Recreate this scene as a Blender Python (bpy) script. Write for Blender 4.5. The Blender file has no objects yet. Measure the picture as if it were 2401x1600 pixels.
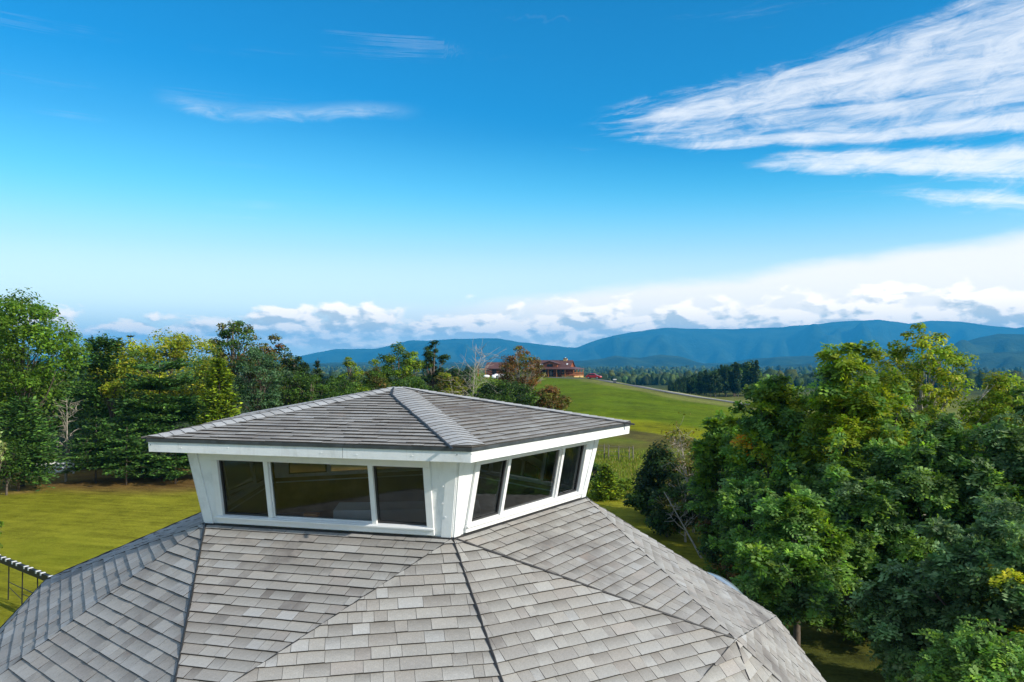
import bpy, math, random
import numpy as np
from math import radians, sin, cos, tan, pi, hypot
from mathutils import Vector, Matrix

sc = bpy.context.scene
col = sc.collection
random.seed(7)

# ------------------------------------------------------------------ camera
SC = 1.1367                         # metres per survey unit of the dome
ZB = 6.20                           # height of the cupola base above the lawn
FPX = 1852.83                       # focal length in photograph pixels (2401 wide)
YAW, PITCH = 0.2588, 0.0251
CAM = Vector((3.9889 * SC, -9.3829 * SC, ZB + 1.7613 * SC))
cd = bpy.data.cameras.new("camera")
cam = bpy.data.objects.new("camera", cd)
col.objects.link(cam)
cam.location = CAM
cam.rotation_euler = (pi / 2 + PITCH, 0, YAW)
cd.sensor_width = 36.0
cd.lens = FPX / 2401 * 36.0
cd.clip_start = 0.1
cd.clip_end = 60000
sc.camera = cam
FWD = Vector((-sin(YAW), cos(YAW), 0))
RGT = Vector((cos(YAW), sin(YAW), 0))
YH = 846.4

# ------------------------------------------------------------------ render settings
sc.view_settings.view_transform = 'Standard'
sc.view_settings.look = 'None'
sc.view_settings.exposure = 0.45
sc.view_settings.gamma = 1.0
sc.cycles.use_denoising = True
sc.cycles.max_bounces = 6
sc.cycles.transparent_max_bounces = 12
sc.cycles.volume_bounces = 0

# ------------------------------------------------------------------ node helper
class NT:
    def __init__(s, tree): s.t = tree; s.n = tree.nodes; s.l = tree.links
    def put(s, sock, v):
        if isinstance(v, (int, float)): sock.default_value = v
        elif isinstance(v, (tuple, list)):
            v = tuple(v)
            if len(sock.default_value) == 4 and len(v) == 3: v = v + (1,)
            sock.default_value = v
        elif v is not None: s.l.new(v, sock)
    def m(s, op, a, b=None, c=None, clamp=False):
        n = s.n.new('ShaderNodeMath'); n.operation = op; n.use_clamp = clamp
        for i, v in enumerate((a, b, c)): s.put(n.inputs[i], v)
        return n.outputs[0]
    def add(s, a, b): return s.m('ADD', a, b)
    def sub(s, a, b): return s.m('SUBTRACT', a, b)
    def mul(s, a, b): return s.m('MULTIPLY', a, b)
    def dot(s, a, v):
        n = s.n.new('ShaderNodeVectorMath'); n.operation = 'DOT_PRODUCT'; s.put(n.inputs[0], a); n.inputs[1].default_value = v
        return n.outputs['Value']
    def smooth(s, v, a, b, c=0.0, d=1.0):
        n = s.n.new('ShaderNodeMapRange'); n.interpolation_type = 'SMOOTHSTEP'
        for k, x in zip((0, 1, 2, 3, 4), (v, a, b, c, d)): s.put(n.inputs[k], x)
        return n.outputs[0]
    def lin(s, v, a, b, c=0.0, d=1.0):
        n = s.n.new('ShaderNodeMapRange')
        for k, x in zip((0, 1, 2, 3, 4), (v, a, b, c, d)): s.put(n.inputs[k], x)
        return n.outputs[0]
    def xyz(s, x, y, z=0.0):
        n = s.n.new('ShaderNodeCombineXYZ')
        for i, v in enumerate((x, y, z)): s.put(n.inputs[i], v)
        return n.outputs[0]
    def noise(s, vec, scale, detail=4.0, rough=0.5, dist=0.0):
        n = s.n.new('ShaderNodeTexNoise'); s.put(n.inputs['Vector'], vec)
        n.inputs['Scale'].default_value = scale; n.inputs['Detail'].default_value = detail
        n.inputs['Roughness'].default_value = rough; n.inputs['Distortion'].default_value = dist
        return n.outputs['Fac']
    def mix(s, f, a, b, mode='MIX'):
        n = s.n.new('ShaderNodeMix'); n.data_type = 'RGBA'; n.blend_type = mode
        s.put(n.inputs[0], f); s.put(n.inputs[6], a); s.put(n.inputs[7], b)
        return n.outputs[2]
    def ramp(s, f, stops):
        n = s.n.new('ShaderNodeValToRGB'); s.put(n.inputs[0], f)
        e = n.color_ramp.elements
        while len(e) < len(stops): e.new(0.5)
        for el, (p, c) in zip(e, stops): el.position = p; el.color = tuple(c) + (1,)
        return n.outputs[0]
    def bump(s, h, strength=0.3, dist=0.02):
        n = s.n.new('ShaderNodeBump'); n.inputs['Strength'].default_value = strength; n.inputs['Distance'].default_value = dist
        s.put(n.inputs['Height'], h); return n.outputs[0]
    def coord(s, which='Object'):
        return s.n.new('ShaderNodeTexCoord').outputs[which]
    def attr(s, name):
        n = s.n.new('ShaderNodeAttribute'); n.attribute_name = name; return n.outputs['Color']

# ------------------------------------------------------------------ sun and sky
SUN_AZ, SUN_EL = radians(-15), radians(29)      # azimuth counted from +x
sd = bpy.data.lights.new("sun", 'SUN'); so = bpy.data.objects.new("sun", sd); col.objects.link(so)
sd.energy = 4.4; sd.angle = radians(0.53); sd.color = (1.0, 0.93, 0.80)
SUN_DIR = Vector((cos(SUN_EL) * cos(SUN_AZ), cos(SUN_EL) * sin(SUN_AZ), sin(SUN_EL)))
so.rotation_euler = SUN_DIR.to_track_quat('Z', 'Y').to_euler()
so.location = (30, -6, 40)

world = bpy.data.worlds.new("World"); sc.world = world; world.use_nodes = True
w = NT(world.node_tree); w.n.clear()
sky = w.n.new('ShaderNodeTexSky'); sky.sky_type = 'NISHITA'; sky.sun_disc = False
sky.sun_elevation = SUN_EL; sky.sun_rotation = pi / 2 - SUN_AZ
sky.altitude = 300; sky.air_density = 1.0; sky.dust_density = 0.6; sky.ozone_density = 3.0
D_ = w.coord('Generated')
rx = w.dot(D_, tuple(RGT)); fy = w.dot(D_, tuple(FWD)); uz = w.dot(D_, (0, 0, 1))
az = w.mul(w.m('ARCTAN2', rx, fy), 180 / pi)
el = w.mul(w.m('ARCSINE', uz), 180 / pi)
hs = w.n.new('ShaderNodeHueSaturation'); hs.inputs['Saturation'].default_value = 1.22; hs.inputs['Value'].default_value = 1.0
hs.inputs['Hue'].default_value = 0.490
w.l.new(sky.outputs[0], hs.inputs['Color'])
base = w.mix(1.0, hs.outputs[0], (0.16, 1.00, 1.26), 'MULTIPLY')
CW = 7.6                                        # radiance of a sunlit cloud in sky units
# pale humid air low over the horizon, reaching higher on the left
hz_top = w.add(14.0, w.mul(w.smooth(w.m('ABSOLUTE', w.add(az, 38.0)), 70.0, 5.0), 5.5))
hz = w.smooth(el, w.add(hz_top, 1.2), 1.5)
pale = w.mix(w.smooth(el, 13.0, 6.0), (0.34 * CW, 0.86 * CW, 1.02 * CW), (0.72 * CW, 0.82 * CW, 0.96 * CW))
base = w.mix(w.mul(hz, 0.86), base, pale)
# cirrus: wind-drawn streaks fanning out to the right
azf = w.m('MAXIMUM', w.add(az, 7.0), 2.0)
v = w.m('DIVIDE', w.sub(el, 15.6), azf)
al = w.m('LOGARITHM', azf, 2.718)
warp = w.sub(w.noise(w.xyz(w.mul(al, 2.2), w.mul(v, 9.0), 3.1), 1.0, 5, 0.55), 0.5)
vv = w.add(v, w.mul(warp, 0.055))
n1 = w.noise(w.xyz(w.mul(al, 3.0), w.mul(vv, 42.0), 1.7), 1.0, 9, 0.62, 0.3)
n2 = w.noise(w.xyz(w.mul(az, 0.30), w.mul(w.sub(el, w.mul(az, 0.12)), 0.95), 8.2), 1.0, 10, 0.70, 0.9)
def bump_(c, hw): return w.smooth(w.m('ABSOLUTE', w.sub(vv, c)), hw * 1.7, hw * 0.2)
band = w.add(w.add(w.mul(bump_(0.092, 0.058), 1.0), w.mul(bump_(0.012, 0.026), 0.62)),
             w.add(w.mul(w.mul(bump_(-0.030, 0.016), 0.95), w.smooth(az, 9.0, 15.0)), w.mul(w.mul(bump_(-0.088, 0.026), 1.0), w.smooth(az, 15.5, 22.0))))
band = w.add(band, w.add(w.mul(w.mul(bump_(-0.155, 0.022), 0.7), w.smooth(az, 23.0, 32.0)), w.mul(w.mul(w.smooth(v, -0.13, -0.05), w.smooth(v, 0.17, 0.10)), 0.10)))
band = w.mul(band, w.mul(w.smooth(az, 3.5, 13.0), w.smooth(az, 175.0, 130.0)))  # streaks carried on far past the view to add white ambient light
cir = w.add(w.mul(band, 0.62), w.add(w.mul(w.sub(n1, 0.5), 1.15), w.mul(w.sub(n2, 0.5), 1.25)))
cir = w.add(cir, w.mul(w.smooth(az, 14.0, 32.0), w.mul(band, 0.12)))
cirA = w.mul(w.smooth(cir, 0.10, 1.02), w.smooth(band, 0.0, 0.35))
base = w.mix(w.mul(cirA, 0.88), base, (0.95 * CW, 0.98 * CW, 1.02 * CW))
# thin high streaks in view, thicker cover added out of view
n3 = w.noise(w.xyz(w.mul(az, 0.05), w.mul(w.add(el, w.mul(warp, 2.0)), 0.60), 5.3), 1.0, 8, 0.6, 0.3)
beyond = w.m('MAXIMUM', w.smooth(el, 23.0, 38.0), w.smooth(w.m('ABSOLUTE', az), 38.0, 60.0))   # unseen cloud added overhead and behind to brighten and whiten the ambient light
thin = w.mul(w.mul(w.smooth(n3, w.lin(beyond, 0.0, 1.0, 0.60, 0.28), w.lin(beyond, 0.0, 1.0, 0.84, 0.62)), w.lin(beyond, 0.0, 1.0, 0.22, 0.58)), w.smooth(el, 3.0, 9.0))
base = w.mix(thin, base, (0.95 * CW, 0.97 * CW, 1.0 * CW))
# one drawn-out wisp left of centre
wl = w.add(17.1, w.mul(w.m('SINE', w.mul(w.add(az, 24.5), 0.30)), -0.45))
wisp = w.mul(w.smooth(w.m('ABSOLUTE', w.add(w.sub(el, wl), w.mul(w.sub(n2, 0.5), 0.9))), 0.75, 0.0),
             w.mul(w.smooth(az, -25.0, -21.5), w.smooth(az, -6.0, -12.0)))
base = w.mix(w.mul(wisp, w.smooth(n2, 0.30, 0.85, 0.05, 0.55)), base, (0.80 * CW, 0.92 * CW, 1.0 * CW))
# wedge of white cirrostratus rising to the right
vl = w.lin(az, -6.0, 33.0, 4.2, 8.2)
vn = w.mul(w.sub(w.noise(w.xyz(w.mul(az, 0.16), w.mul(el, 0.5), 2.2), 1.0, 7, 0.55), 0.5), 1.6)
veil = w.mul(w.smooth(w.add(w.sub(vl, el), vn), -0.15, 1.1), w.mul(w.smooth(az, -16.0, 6.0), 0.93))
base = w.mix(veil, base, (0.86 * CW, 0.88 * CW, 0.91 * CW))
# cumulus bank along the range
cx_ = w.mul(az, 0.30); cy_ = w.mul(el, 0.62)
c1 = w.noise(w.xyz(cx_, cy_, 4.4), 1.15, 10, 0.52, 0.15)
c1b = w.noise(w.xyz(w.add(cx_, 0.13), w.add(cy_, 0.20), 4.4), 1.15, 7, 0.52, 0.15)
c2 = w.noise(w.xyz(w.mul(az, 0.09), 0.0, 9.1), 1.0, 2, 0.5)
top = w.add(w.add(2.45, w.add(w.mul(w.smooth(az, -28.0, -12.0), 0.95), w.mul(w.smooth(az, -10.0, 33.0), 0.9))), w.mul(w.sub(c2, 0.5), 1.8))
f = w.add(w.sub(w.add(top, 0.35), el), w.mul(w.sub(c1, 0.5), 6.0))
cumA = w.smooth(f, -0.15, 0.75)
lit = w.add(w.add(0.52, w.mul(w.sub(c1, c1b), 7.5)), w.mul(w.sub(el, 2.7), 0.30))
lit = w.m('ADD', lit, w.mul(w.smooth(f, 1.3, 0.1), 0.25), clamp=True)
cumC = w.ramp(lit, [(0.0, (0.50 * CW, 0.57 * CW, 0.64 * CW)), (0.40, (0.78 * CW, 0.82 * CW, 0.86 * CW)), (0.80, (1.10 * CW, 1.08 * CW, 1.06 * CW))])
base = w.mix(w.mul(cumA, 0.97), base, cumC)
# strip of grey stratus and clear gaps under the bank
sn = w.noise(w.xyz(w.mul(az, 0.11), w.mul(el, 1.3), 6.6), 1.0, 7, 0.55, 0.2)
gap = w.mul(w.smooth(el, 2.2, 0.9), w.smooth(sn, 0.40, 0.62))
base = w.mix(w.mul(gap, 0.8), base, (0.62 * CW, 0.80 * CW, 0.92 * CW))
# low sky brightened in its colour to offset the dimming of the haze box
base = w.mix(1.0, base, w.ramp(w.lin(el, 0.0, 16.0), [(0.0, (1.0, 0.86, 0.68)), (0.25, (0.98, 0.85, 0.68)), (0.5, (0.72, 0.67, 0.60)), (1.0, (0.5, 0.5, 0.5))]), 'MULTIPLY')
base = w.mix(1.0, base, (2.15, 2.15, 2.15), 'MULTIPLY')
bg = w.n.new('ShaderNodeBackground'); bg.inputs['Strength'].default_value = 0.098
w.l.new(base, bg.inputs['Color'])
wo = w.n.new('ShaderNodeOutputWorld'); w.l.new(bg.outputs[0], wo.inputs['Surface'])

# ------------------------------------------------------------------ object helpers
def tag(o, label=None, cat=None, group=None, kind=None):
    if label: o['label'] = label
    if cat: o['category'] = cat
    if group: o['group'] = group
    if kind: o['kind'] = kind
    return o
def empty(name, loc=(0, 0, 0), rz=0.0, label=None, cat=None, group=None):
    o = bpy.data.objects.new(name, None); col.objects.link(o)
    o.location = loc; o.rotation_euler = (0, 0, rz); o.empty_display_size = 0.1
    return tag(o, label, cat, group)
def link(name, me, mat=None, parent=None):
    o = bpy.data.objects.new(name, me); col.objects.link(o)
    if mat is not None and not me.materials: me.materials.append(mat)
    if parent is not None: o.parent = parent
    return o
class MB:
    """collects faces, then links them as one mesh object"""
    def __init__(s): s.v = []; s.f = []; s.c = []
    def poly(s, pts, c=None):
        i = len(s.v); s.v += [tuple(p) for p in pts]; s.f.append(tuple(range(i, i + len(pts))))
        s.c.append(c)
    def faces(s, verts, faces, c=None):
        i = len(s.v); s.v += [tuple(p) for p in verts]
        for f in faces: s.f.append(tuple(i + k for k in f)); s.c.append(c)
    def box(s, lo, hi, c=None, M=None):
        x0, y0, z0 = lo; x1, y1, z1 = hi
        v = [(x0, y0, z0), (x1, y0, z0), (x1, y1, z0), (x0, y1, z0), (x0, y0, z1), (x1, y0, z1), (x1, y1, z1), (x0, y1, z1)]
        if M is not None: v = [tuple(M @ Vector(p)) for p in v]
        s.faces(v, [(0, 3, 2, 1), (4, 5, 6, 7), (0, 1, 5, 4), (1, 2, 6, 5), (2, 3, 7, 6), (3, 0, 4, 7)], c)
    def tube(s, pts, rad, n=6, c=None):
        pts = [Vector(p) for p in pts]; base = len(s.v)
        prev = None
        for k, p in enumerate(pts):
            d = (pts[min(k + 1, len(pts) - 1)] - pts[max(k - 1, 0)]).normalized()
            a = d.cross(Vector((0.31, 0.17, 1))) if abs(d.z) < 0.95 else d.cross(Vector((1, 0.2, 0)))
            a.normalize()
            if prev is not None:
                a = (prev - d * prev.dot(d)).normalized()
            prev = a
            b = d.cross(a)
            r = rad[k] if hasattr(rad, '__len__') else rad
            for j in range(n):
                t = 2 * pi * j / n
                s.v.append(tuple(p + a * (cos(t) * r) + b * (sin(t) * r)))
        for k in range(len(pts) - 1):
            for j in range(n):
                s.f.append((base + k * n + j, base + k * n + (j + 1) % n, base + (k + 1) * n + (j + 1) % n, base + (k + 1) * n + j)); s.c.append(c)
        s.f.append(tuple(base + j for j in reversed(range(n)))); s.c.append(c)
        s.f.append(tuple(base + (len(pts) - 1) * n + j for j in range(n))); s.c.append(c)
    def mesh(s, name):
        me = bpy.data.meshes.new(name); me.from_pydata(s.v, [], s.f)
        if any(c is not None for c in s.c):
            at = me.color_attributes.new('col', 'FLOAT_COLOR', 'CORNER')
            cs = []
            for f, c in zip(s.f, s.c):
                if c is not None and isinstance(c[0], tuple):
                    for q in c: cs += list(q) + [1.0]
                else: cs += list((c or (0.5, 0.5, 0.5)) + (1.0,)) * len(f)
            at.data.foreach_set('color', cs)
        return me
    def build(s, name, mat, parent=None, bevel=0.0, smooth=False):
        me = s.mesh(name)
        if smooth: me.polygons.foreach_set('use_smooth', [True] * len(me.polygons))
        o = link(name, me, mat, parent)
        if bevel:
            b = o.modifiers.new('bevel', 'BEVEL'); b.width = bevel; b.segments = 2; b.limit_method = 'ANGLE'
        return o
def np_mesh(name, v, quads, colr=None):
    me = bpy.data.meshes.new(name)
    nv, nf = len(v), len(quads); k = quads.shape[1]
    me.vertices.add(nv); me.vertices.foreach_set('co', np.ascontiguousarray(v, np.float32).ravel())
    me.loops.add(nf * k); me.loops.foreach_set('vertex_index', np.ascontiguousarray(quads, np.int32).ravel())
    me.polygons.add(nf); me.polygons.foreach_set('loop_start', np.arange(0, nf * k, k, dtype=np.int32))
    if colr is not None:
        at = me.color_attributes.new('col', 'FLOAT_COLOR', 'POINT')
        at.data.foreach_set('color', np.ascontiguousarray(np.concatenate([colr, np.ones((nv, 1))], 1), np.float32).ravel())
    me.update(calc_edges=True)
    return me

# ------------------------------------------------------------------ materials
def mat_new(name):
    m = bpy.data.materials.new(name); m.use_nodes = True
    t = NT(m.node_tree); t.n.clear()
    out = t.n.new('ShaderNodeOutputMaterial'); b = t.n.new('ShaderNodeBsdfPrincipled'); t.l.new(b.outputs[0], out.inputs[0])
    return m, t, b, out
def simple(name, c, rough=0.6, var=0.12, scale=6.0, metal=0.0, bump=0.0, spec=0.5):
    m, t, b, o = mat_new(name)
    P = t.coord('Object')
    n = t.noise(P, scale, 5, 0.6)
    t.put(b.inputs['Base Color'], t.mix(t.smooth(n, 0.3, 0.7), tuple(x * (1 - var) for x in c), tuple(min(1, x * (1 + var)) for x in c)))
    b.inputs['Roughness'].default_value = rough; b.inputs['Metallic'].default_value = metal
    b.inputs['Specular IOR Level'].default_value = spec
    if bump: t.put(b.inputs['Normal'], t.bump(t.noise(P, scale * 6, 4), bump, 0.01))
    return m
def paint(name, c):
    m, t, b, o = mat_new(name)
    P = t.coord('Object')
    big = t.noise(P, 1.3, 5, 0.6); fine = t.noise(P, 30, 3, 0.6)
    drip = t.noise(t.n.new('ShaderNodeMapping').outputs[0], 1.0) if False else t.noise(P, 4.0, 6, 0.65)
    cc = t.mix(t.smooth(drip, 0.45, 0.78), c, tuple(x * 0.80 for x in c))
    cc = t.mix(t.mul(t.smooth(big, 0.50, 0.80), 0.5), cc, (0.66, 0.66, 0.64))
    mp = t.n.new('ShaderNodeMapping'); mp.inputs['Scale'].default_value = (9, 9, 0.7); t.put(mp.inputs[0], P)
    run = t.noise(mp.outputs[0], 1.5, 5, 0.65)
    cc = t.mix(t.mul(t.smooth(run, 0.52, 0.74), 0.40), cc, (0.50, 0.50, 0.48))
    t.put(b.inputs['Base Color'], cc); b.inputs['Roughness'].default_value = 0.45
    t.put(b.inputs['Normal'], t.bump(t.add(fine, t.mul(drip, 0.8)), 0.18, 0.006))
    return m
M_WHITE = paint('white_paint', (0.83, 0.845, 0.86))
M_VINYL = simple('white_vinyl', (0.80, 0.80, 0.80), 0.35, 0.03, 8)
M_TAR = simple('black_tar', (0.022, 0.022, 0.024), 0.55, 0.3, 20, bump=0.3)
M_DRIP = simple('dark_drip_edge', (0.055, 0.065, 0.075), 0.5, 0.3, 7)
M_UNDER = simple('roof_underlay', (0.05, 0.045, 0.042), 0.9, 0.3, 12)
M_SCREEN = simple('window_gasket', (0.03, 0.03, 0.032), 0.6, 0.2, 9)
M_TAN = simple('tan_wood', (0.33, 0.25, 0.15), 0.5, 0.25, 3)
M_FLOOR = simple('dark_wood_floor', (0.11, 0.075, 0.06), 0.4, 0.35, 2.5)
M_INWHITE = simple('interior_white', (0.62, 0.62, 0.60), 0.6, 0.05, 3)
M_STUCCO = simple('house_wall_siding', (0.62, 0.60, 0.55), 0.8, 0.08, 5, bump=0.3)

def shingle_mat():
    m, t, b, o = mat_new('asphalt_shingle')
    P = t.coord('Object'); c = t.attr('col')
    g = t.noise(P, 130, 3, 0.75); g2 = t.noise(P, 34, 4, 0.65)
    v = t.add(t.add(0.35, t.mul(g, 0.85)), t.mul(g2, 0.45))
    n = t.n.new('ShaderNodeVectorMath'); n.operation = 'SCALE'; t.put(n.inputs[0], c); t.put(n.inputs['Scale'], v)
    cc = n.outputs[0]
    st = t.noise(P, 0.75, 6, 0.62, 0.3)                              # algae stains
    cc = t.mix(t.mul(t.smooth(st, 0.50, 0.72), 0.70), cc, (0.115, 0.100, 0.094))
    mp = t.n.new('ShaderNodeMapping'); mp.inputs['Scale'].default_value = (1.6, 1.6, 0.35); t.put(mp.inputs[0], P)
    strk = t.noise(mp.outputs[0], 1.4, 6, 0.65, 0.2)                  # streaks running down the slope
    cc = t.mix(t.mul(t.smooth(strk, 0.52, 0.72), 0.38), cc, (0.13, 0.12, 0.115))
    wsh = t.noise(P, 1.9, 7, 0.65, 0.4)                              # worn pale scuffs
    cc = t.mix(t.mul(t.smooth(wsh, 0.62, 0.80), 0.45), cc, (0.55, 0.55, 0.56))
    rst = t.noise(P, 3.3, 5, 0.6)
    cc = t.mix(t.mul(t.smooth(rst, 0.60, 0.80), 0.35), cc, (0.33, 0.24, 0.19))
    t.put(b.inputs['Base Color'], cc); b.inputs['Roughness'].default_value = 0.82
    b.inputs['Specular IOR Level'].default_value = 0.35
    t.put(b.inputs['Normal'], t.bump(g, 0.55, 0.004))
    return m
M_SHINGLE = shingle_mat()
def glass_mat():
    m = bpy.data.materials.new('window_glass'); m.use_nodes = True
    t = NT(m.node_tree); t.n.clear()
    o = t.n.new('ShaderNodeOutputMaterial'); tr = t.n.new('ShaderNodeBsdfTransparent'); gl = t.n.new('ShaderNodeBsdfGlossy')
    tr.inputs[0].default_value = (0.82, 0.86, 0.87, 1); gl.inputs['Roughness'].default_value = 0.01
    fr = t.n.new('ShaderNodeFresnel'); fr.inputs[0].default_value = 1.55
    mx = t.n.new('ShaderNodeMixShader'); t.l.new(t.m('MULTIPLY', fr.outputs[0], 1.15, clamp=True), mx.inputs[0]); t.l.new(tr.outputs[0], mx.inputs[1]); t.l.new(gl.outputs[0], mx.inputs[2])
    t.l.new(mx.outputs[0], o.inputs[0])
    return m
M_GLASS = glass_mat()
def screen_mat():
    m = bpy.data.materials.new('insect_screen'); m.use_nodes = True
    t = NT(m.node_tree); t.n.clear()
    o = t.n.new('ShaderNodeOutputMaterial'); tr = t.n.new('ShaderNodeBsdfTransparent'); df = t.n.new('ShaderNodeBsdfDiffuse')
    tr.inputs[0].default_value = (0.8, 0.8, 0.8, 1); df.inputs[0].default_value = (0.075, 0.078, 0.082, 1)
    mx = t.n.new('ShaderNodeMixShader'); mx.inputs[0].default_value = 0.55; t.l.new(tr.outputs[0], mx.inputs[1]); t.l.new(df.outputs[0], mx.inputs[2])
    t.l.new(mx.outputs[0], o.inputs[0])
    return m
M_MESH = screen_mat()
def leaf_mat(name, transl=0.46, rough=0.55, spec=0.25):
    m, t, b, o = mat_new(name)
    c = t.attr('col')
    t.put(b.inputs['Base Color'], c); b.inputs['Roughness'].default_value = rough; b.inputs['Specular IOR Level'].default_value = spec
    tl = t.n.new('ShaderNodeBsdfTranslucent'); t.put(tl.inputs[0], t.mix(1.0, c, (1.25, 1.25, 0.55), 'MULTIPLY'))
    mx = t.n.new('ShaderNodeMixShader'); mx.inputs[0].default_value = transl
    t.l.new(b.outputs[0], mx.inputs[1]); t.l.new(tl.outputs[0], mx.inputs[2]); t.l.new(mx.outputs[0], o.inputs[0])
    return m
M_LEAF = leaf_mat('leaf')
M_NEEDLE = leaf_mat('needle', 0.15, 0.6, 0.2)
M_BARK = simple('bark', (0.11, 0.085, 0.065), 0.9, 0.35, 5, bump=0.6)
M_PALEBARK = simple('pale_dead_wood', (0.36, 0.32, 0.27), 0.85, 0.25, 5, bump=0.4)

# ------------------------------------------------------------------ survey helpers
def G(px, D):
    """ground position seen in picture column px at forward distance D (metres)"""
    p = CAM + FWD * D + RGT * ((px - 1200.5) / FPX * D)
    return p.x, p.y
def ZP(py, D):
    """height of something seen in picture row py at forward distance D"""
    return CAM.z - (py - YH) / FPX * D

# ------------------------------------------------------------------ terrain
def sstep(x, a, b):
    t = np.clip((x - a) / (b - a), 0, 1); return t * t * (3 - 2 * t)
_AZ = [-180, -60, -30, -12, -3, 2.5, 5.0, 5.9, 10.6, 16, 30, 60, 180]
_DC = [300, 300, 300, 310, 310, 295, 270, 244, 198, 176, 160, 160, 300]
_ZC = [-3, -3, -1, 1.5, 3.3, 3.2, 3.0, 2.8, 1.0, -1.0, -3, -4, -3]
_rng = np.random.default_rng(5)
_wv = [(_rng.uniform(-1, 1), _rng.uniform(-1, 1), _rng.uniform(0, 6.3)) for _ in range(10)]
def wav(x, y, L):
    s = 0
    for i, (a, b, p) in enumerate(_wv): s = s + np.sin((a * x + b * y) * (1 + 0.35 * i) * 2 * pi / L + p) / (1 + 0.35 * i)
    return s / 4
def terrain(x, y):
    x = np.asarray(x, float); y = np.asarray(y, float)
    dx = x - CAM.x; dy = y - CAM.y
    r = dx * RGT.x + dy * RGT.y; f = dx * FWD.x + dy * FWD.y
    d = np.hypot(r, f); a = np.degrees(np.arctan2(r, f))
    Dc = np.interp(a, _AZ, _DC); zc = np.interp(a, _AZ, _ZC)
    near = zc * sstep(d, 50, Dc * 1.0)
    far = zc + (-6.5 - zc) * sstep(d, Dc, Dc + 90) - 16 * sstep(d, 420, 1000)
    z = np.where(d < Dc, near, far)
    z = z + wav(x, y, 60) * 0.25 * sstep(d, 60, 120) + wav(x, y, 900) * 7 * sstep(d, 600, 1600)
    return z
def TZ(x, y): return float(terrain(x, y))
def ground_mat():
    m, t, b, o = mat_new('grassland')
    P = t.coord('Object'); c = t.attr('col')
    n1 = t.noise(P, 0.10, 6, 0.6); n2 = t.noise(P, 0.9, 6, 0.65); n3 = t.noise(P, 7.0, 5, 0.7); n4 = t.noise(P, 45.0, 2, 0.6)
    mp = t.n.new('ShaderNodeMapping'); mp.inputs['Rotation'].default_value = (0, 0, 0.6); mp.inputs['Scale'].default_value = (0.25, 2.2, 1); t.put(mp.inputs[0], P)
    n5 = t.noise(mp.outputs[0], 0.9, 4, 0.6)
    v = t.add(t.add(t.mul(n1, 0.9), t.mul(n2, 0.75)), t.add(t.mul(n3, 0.65), t.add(t.mul(n4, 0.35), t.mul(n5, 0.65))))
    v = t.lin(v, 1.28, 2.02, 0.22, 1.78)
    n = t.n.new('ShaderNodeVectorMath'); n.operation = 'SCALE'; t.put(n.inputs[0], c); t.put(n.inputs['Scale'], v)
    cc = t.mix(t.mul(t.smooth(n2, 0.52, 0.74), 0.26), n.outputs[0], (0.22, 0.18, 0.02))
    n0 = t.noise(P, 0.035, 5, 0.6, 0.4)
    cc = t.mix(t.mul(t.smooth(n1, 0.52, 0.72), 0.42), cc, (0.085, 0.13, 0.004))
    cc = t.mix(t.mul(t.smooth(n0, 0.50, 0.66), 0.30), cc, (0.17, 0.18, 0.004))
    t.put(b.inputs['Base Color'], cc); b.inputs['Roughness'].default_value = 0.9; b.inputs['Specular IOR Level'].default_value = 0.04
    t.put(b.inputs['Normal'], t.bump(t.add(n3, t.mul(n4, 0.6)), 0.9, 0.08))
    return m
M_GROUND = ground_mat()
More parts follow.
